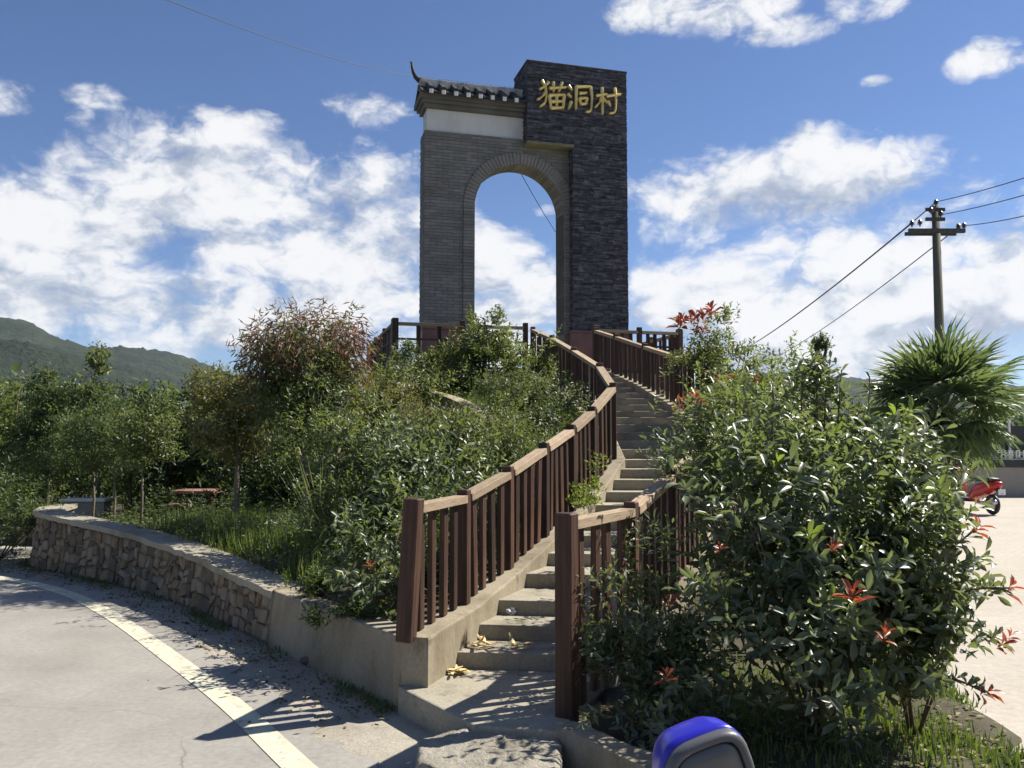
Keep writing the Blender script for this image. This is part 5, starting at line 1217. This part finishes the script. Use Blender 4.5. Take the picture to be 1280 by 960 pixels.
# belt of far woodland that reads as one mass
def wood(name, label, spots, leaf, mat):
    P_, D_, N_, L_ = [], [], [], []
    for (x, y, h_, r_) in spots:
        K = 60; pt, dv = in_ellipsoids(K, [(x, y, h_ * .55, r_, r_, h_ * .5)], .6); ax = unit(dv + np.array([0, 0, .4])); a = shoots(pt, ax, np.full(K, leaf * 2), 5, leaf=leaf)
        for l_, v_ in zip((P_, D_, N_, L_), a): l_.append(v_)
    P_, D_, N_, L_ = [np.concatenate(q_) for q_ in (P_, D_, N_, L_)]
    tag(link(name, leaf_mesh(name, P_, D_, N_, L_, L_ * .7, T2), mat), label, 'woodland', kind='stuff')
sp_ = []
rs = random.Random(9)
for k in range(150):
    a = rs.uniform(-.95, -.02); r_ = rs.uniform(26, 130); sp_.append((math.sin(a) * r_, math.cos(a) * r_, (1.0 + r_ * .055) * rs.uniform(.7, 1.15), (.8 + r_ * .02) * rs.uniform(.8, 1.3)))
wood('far_wood', 'woodland mass on the slope behind the garden', sp_, .42, 'leaf_far')
sp_ = []
for k in range(90):
    a = rs.uniform(.12, .9); r_ = rs.uniform(34, 120); sp_.append((math.sin(a) * r_, math.cos(a) * r_, (1.0 + r_ * .045) * rs.uniform(.7, 1.1), (.8 + r_ * .02) * rs.uniform(.8, 1.3)))
wood('far_wood', 'woodland mass behind the yard and the parapet wall', sp_, .42, 'leaf_far')
p = P(1025, 440, 34); 
tree('distant_tree', 'slim dark topped tree poking above the tallest leading shoots', (p.x, 34, 0), p.z - .2, [(p.x, 34, P(1025, 428, 34).z, .38, .35, .2), (p.x, 34, P(1025, 450, 34).z, .16, .16, .4)], .13, 700, 'leaf_dark', .28, 'bark_dark')
A = [ell(1120, 560, 14, 70, 35, .8), ell(1175, 590, 14.5, 35, 24, .5)]
shrub('hedge_bush', 'leafy hedge around the foot of the fan palm', A, .08, 3400, 'leaf_mid', per=8, stems=6, base=(6.6, 14, 0))

# ------------------------------------------------------------------ garden furniture
tp = P(248, 614, 14.2); tz = max(Hs(tp.x, tp.y), 0)
tb = empty('garden_table', (tp.x, tp.y, tz), 'red topped garden table standing in the shade of the trees', 'table')
build(MB().box((tp.x, tp.y, tp.z), (.72, .62, .05)), 'table_top', 'table_red', tb, bevel=.012)
for sx in (-.28, .28):
    for sy in (-.24, .24): build(MB().box((tp.x + sx, tp.y + sy, (tz + tp.z - .026) / 2), (.06, .06, tp.z - .026 - tz)), 'leg', 'wood_brown', tb)
bp_ = P(226, 640, 13.7)
bn = empty('garden_stool', (bp_.x, bp_.y, Hs(bp_.x, bp_.y)), 'small brown stool beside the red topped table', 'stool'); hz_ = Hs(bp_.x, bp_.y)
build(MB().box((bp_.x, bp_.y, hz_ + .34), (.34, .3, .04)), 'seat', 'table_red', bn)
for sx in (-.13, .13):
    for sy in (-.11, .11): build(MB().box((bp_.x + sx, bp_.y + sy, hz_ + .16), (.04, .04, .318)), 'leg', 'wood_brown', bn)
a, b = P(78, 627, 14.6), P(131, 627, 14.6); hz_ = Hs((a.x + b.x) / 2, 14.6)
wb = empty('bench_wall', ((a.x + b.x) / 2, 14.6, hz_), 'low white bench wall at the back of the lawn', 'bench')
build(MB().box(((a.x + b.x) / 2, 14.7, (hz_ - .1 + a.z) / 2), (b.x - a.x, .26, a.z - hz_ + .1)), 'wall', 'parapet_grey', wb); build(MB().box(((a.x + b.x) / 2, 14.7, a.z + .026), (b.x - a.x + .06, .34, .05)), 'seat', 'plaster_white', wb, bevel=.01)

# ------------------------------------------------------------------ things lying on the stairs
def husks(at, n, sz, label):
    o = empty('corn_husk', at, label, 'husk', 'husks dropped on the stairs')
    for k in range(n):
        a = random.uniform(0, 6.28); L = sz * random.uniform(.6, 1.3); cu = random.uniform(.2, 1.4); wd = sz * random.uniform(.12, .24); vs = []; m_ = 7
        b = Vector(at) + Vector((random.uniform(-.4, .4) * sz, random.uniform(-.3, .3) * sz, random.uniform(.004, .03)))
        dd = Vector((math.cos(a), math.sin(a), 0)); sd_ = Vector((-dd.y, dd.x, 0)); lift = random.choice((.03, .05, .1, .15, .5))
        for i in range(m_):
            f = i / (m_ - 1); c = b + dd * L * f * (1 - .3 * f * cu) + Vector((0, 0, L * lift * f * f)); ww = wd * math.sin(math.pi * (.12 + .84 * f)) * .6
            vs += [c - sd_ * ww + Vector((0, 0, ww * .5)), c, c + sd_ * ww + Vector((0, 0, ww * .5))]
        fs = [(i * 3 + j, i * 3 + j + 1, i * 3 + j + 4, i * 3 + j + 3) for i in range(m_ - 1) for j in range(2)]
        ob = build(MB().add(vs, fs), 'husk_leaf', 'husk', o, smooth=True); md = ob.modifiers.new('thick', 'SOLIDIFY'); md.thickness = .002
def step_hit(px, py, k): return G(px, py, 0.15 + RISE * k)
husks(step_hit(572, 843, 0), 18, .12, 'heap of dry yellow corn husks on the landing against the first riser')
husks(step_hit(604, 809, 1), 9, .14, 'curled pale corn husks on the first tread beside the kerb')
husks(step_hit(654, 810, 1), 8, .12, 'pointed dry corn husk in the middle of the first tread')
bm = bmesh.new(); bmesh.ops.create_icosphere(bm, subdivisions=3, radius=.045)
from mathutils import noise as mn
for v in bm.verts: v.co = v.co * (1 + .55 * mn.noise(v.co * 38)); v.co.z *= .7
m = bpy.data.meshes.new('crumpled_wrapper'); bm.to_mesh(m); bm.free(); o = link('crumpled_wrapper', m, 'film'); p = step_hit(640, 767, 2); o.location = (p.x, p.y, p.z + .025)
tag(o, 'crumpled silvery plastic wrapper on the second tread', 'wrapper')

# ------------------------------------------------------------------ scooters
def scooter(loc, rz, label, paint, mirrors=True):
    o = empty('motor_scooter', (0, 0, 0), label, 'scooter', 'parked scooters')
    def lofted(sections, name, mat, parent, seg=12):   # sections: (x, y half-width, z centre, z half-height)
        vs = []; n = len(sections)
        for (x, hw, zc, hh) in sections:
            for k in range(seg):
                a = 2 * math.pi * k / seg; ca_, sa = math.cos(a), math.sin(a)
                vs.append((x, hw * math.copysign(abs(ca_) ** .6, ca_), zc + hh * math.copysign(abs(sa) ** .6, sa)))
        fs = [(i * seg + k, i * seg + (k + 1) % seg, (i + 1) * seg + (k + 1) % seg, (i + 1) * seg + k) for i in range(n - 1) for k in range(seg)]
        fs += [tuple(range(seg - 1, -1, -1)), tuple((n - 1) * seg + k for k in range(seg))]
        return build(MB().add(vs, fs), name, mat, parent, smooth=True)
    lofted([(-.92, .05, .66, .03), (-.86, .11, .66, .08), (-.6, .15, .60, .15), (-.25, .16, .50, .16), (-.08, .14, .36, .10)], 'body', paint, o)
    lofted([(-.84, .10, .78, .03), (-.6, .14, .79, .05), (-.2, .13, .77, .05), (-.02, .09, .74, .03)], 'seat', 'plastic_black', o)
    lofted([(-.1, .13, .30, .05), (.2, .14, .28, .04), (.42, .15, .32, .06)], 'footboard', 'plastic_black', o)
    lofted([(.40, .18, .55, .27), (.46, .19, .62, .30), (.56, .13, .70, .26), (.60, .06, .74, .18)], 'front_shield', paint, o)
    lofted([(-.98, .05, .70, .03), (-.93, .08, .70, .05), (-.88, .09, .70, .05)], 'tail_light', 'plastic_red', o)
    build(MB().tube([(-.80, 0, .58), (-.93, 0, .55), (-.985, 0, .47)], [.05, .045, .03], 8), 'rear_mudguard', 'plastic_black', o, smooth=True)
    pl_ = build(MB().box((-.995, 0, .52), (.012, .17, .12)), 'number_plate', 'white_paint', o)
    for (x, nm) in ((-.68, 'wheel'), (.70, 'wheel')):
        wh = MB(); ns = 24
        vs = []
        for k in range(ns):
            a = 2 * math.pi * k / ns
            for j in range(8):
                b = 2 * math.pi * j / 8; r_ = .185 + .045 * math.cos(b); vs.append((x + r_ * math.cos(a), .045 * math.sin(b), .23 + r_ * math.sin(a)))
        wh.add(vs, [(k * 8 + j, k * 8 + (j + 1) % 8, ((k + 1) % ns) * 8 + (j + 1) % 8, ((k + 1) % ns) * 8 + j) for k in range(ns) for j in range(8)])
        wo = build(wh, nm, 'plastic_black', o, smooth=True)
        build(MB().tube([(x, -.03, .23), (x, .03, .23)], [.13, .13], 16), 'rim', 'chrome', wo)
    lofted([(.50, .05, .46, .03), (.62, .06, .50, .03), (.78, .06, .49, .03), (.92, .05, .40, .03)], 'mudguard', paint, o)
    build(MB().tube([(.70, .06, .23), (.60, .06, .50), (.48, .03, .92)], .02, 8).tube([(.70, -.06, .23), (.60, -.06, .50), (.48, -.03, .92)], .02, 8), 'fork', 'chrome', o)
    lofted([(.38, .10, .95, .05), (.46, .14, .96, .07), (.58, .10, .94, .07), (.63, .05, .93, .04)], 'headlight_cowl', paint, o)
    hb = build(MB().tube([(.36, -.34, .97), (.43, -.15, .96), (.45, 0, .95), (.43, .15, .96), (.36, .34, .97)], .014, 8), 'handlebar', 'chrome', o, smooth=True)
    for s in (-1, 1): build(MB().tube([(.345, s * .36, .97), (.385, s * .25, .97)], .020, 8), 'grip', 'plastic_black', hb)
    build(MB().tube([(-.95, .12, .30), (-.6, .14, .27), (-.3, .10, .25)], [.05, .05, .025], 10), 'exhaust', 'chrome', o, smooth=True)
    if mirrors:
        for s in (-1, 1):
            stm = build(MB().tube([(.42, s * .2, .97), (.42, s * .26, 1.10), (.43, s * .30, 1.18)], .008, 6), 'mirror_stem', 'plastic_black', o, smooth=True)
            mirror(stm, Vector((.43, s * .33, 1.22)), paint, s)
    o.rotation_euler = (0, 0, rz); o.location = loc
    return o
def mirror(parent, c, paint, side):
    """rounded mirror housing facing the rider (-x): coloured shell, grey bezel, dull face"""
    MR = Matrix.Rotation(R(14), 3, 'Z') @ Matrix.Rotation(R(-4), 3, 'Y') @ Matrix.Rotation(R(-9), 3, 'X')
    def outline(k):
        pts = []
        for i in range(28):
            a = 2 * math.pi * i / 28; ca_, sa = math.cos(a), math.sin(a)
            y = .069 * math.copysign(abs(ca_) ** .55, ca_); z_ = .056 * math.copysign(abs(sa) ** .55, sa)
            y *= (1 - .16 * (z_ / .060)); z_ += .012 * (-y * side / .08)
            pts.append((y * k, z_ * k))
        return pts
    def shell(levels, name, mat, par, cap0=True, cap1=True):
        vs = []; n = 28
        for (dx, k, dz) in levels: vs += [tuple(c + MR @ Vector((dx, y, z_ + dz))) for y, z_ in outline(k)]
        m_ = len(levels); fs = [(i * n + k, i * n + (k + 1) % n, (i + 1) * n + (k + 1) % n, (i + 1) * n + k) for i in range(m_ - 1) for k in range(n)]
        if cap0: fs.append(tuple(range(n - 1, -1, -1)))
        if cap1: fs.append(tuple((m_ - 1) * n + k for k in range(n)))
        return build(MB().add(vs, fs), name, mat, par, smooth=True)
    shell([(.082, .5, -.004), (.078, .68, -.003), (.066, .84, 0), (.044, .95, 0), (.016, 1.0, 0), (-.006, 1.02, 0)], 'mirror_housing', paint, parent)
    shell([(-.0065, 1.0, 0), (-.016, 1.0, 0), (-.024, .95, 0), (-.024, .82, -.001), (-.014, .79, -.001)], 'mirror_bezel', 'plastic_grey', parent, cap0=True, cap1=False)
    shell([(-.015, .80, -.001), (-.022, .74, -.001), (-.024, .4, -.001), (-.0245, .05, -.001)], 'mirror_glass', 'mirror_face', parent)
p = G(1241, 643, 0); rs_ = R(98); rw_ = Matrix.Rotation(rs_, 3, 'Z') @ Vector((-.68, 0, 0))
scooter((p.x - rw_.x, p.y - rw_.y, -.012), rs_, 'red scooter parked on the sunlit yard beyond the glossy shrubs', 'plastic_red')
# scooter beside the photographer, seen over its mirror: riding direction +y, left mirror at the lower edge of the view
mp = P(880, 964, 1.28)
rz = R(90 - 4)
off = Matrix.Rotation(rz, 3, 'Z') @ Vector((.43, .33, 0))
scooter((mp.x - off.x, mp.y - off.y, mp.z - 1.22), rz, 'blue scooter with a grey faced mirror standing by the road', 'plastic_blue')

# ------------------------------------------------------------------ light haze of the summer air round the whole place
hm = bpy.data.materials.new('haze'); hm.use_nodes = True; ht = hm.node_tree; ht.nodes.clear()
vol = ht.nodes.new('ShaderNodeVolumePrincipled'); vol.inputs['Color'].default_value = (0.80, 0.88, 1.0, 1); vol.inputs['Density'].default_value = 0.00008; vol.inputs['Anisotropy'].default_value = 0.2
ho = ht.nodes.new('ShaderNodeOutputMaterial'); ht.links.new(vol.outputs[0], ho.inputs['Volume'])
MATS['haze'] = hm
tag(build(MB().box((0, 0, 99), (3900, 3900, 202)), 'haze', 'haze'), 'thin blue summer haze over the valley', 'haze', kind='stuff')
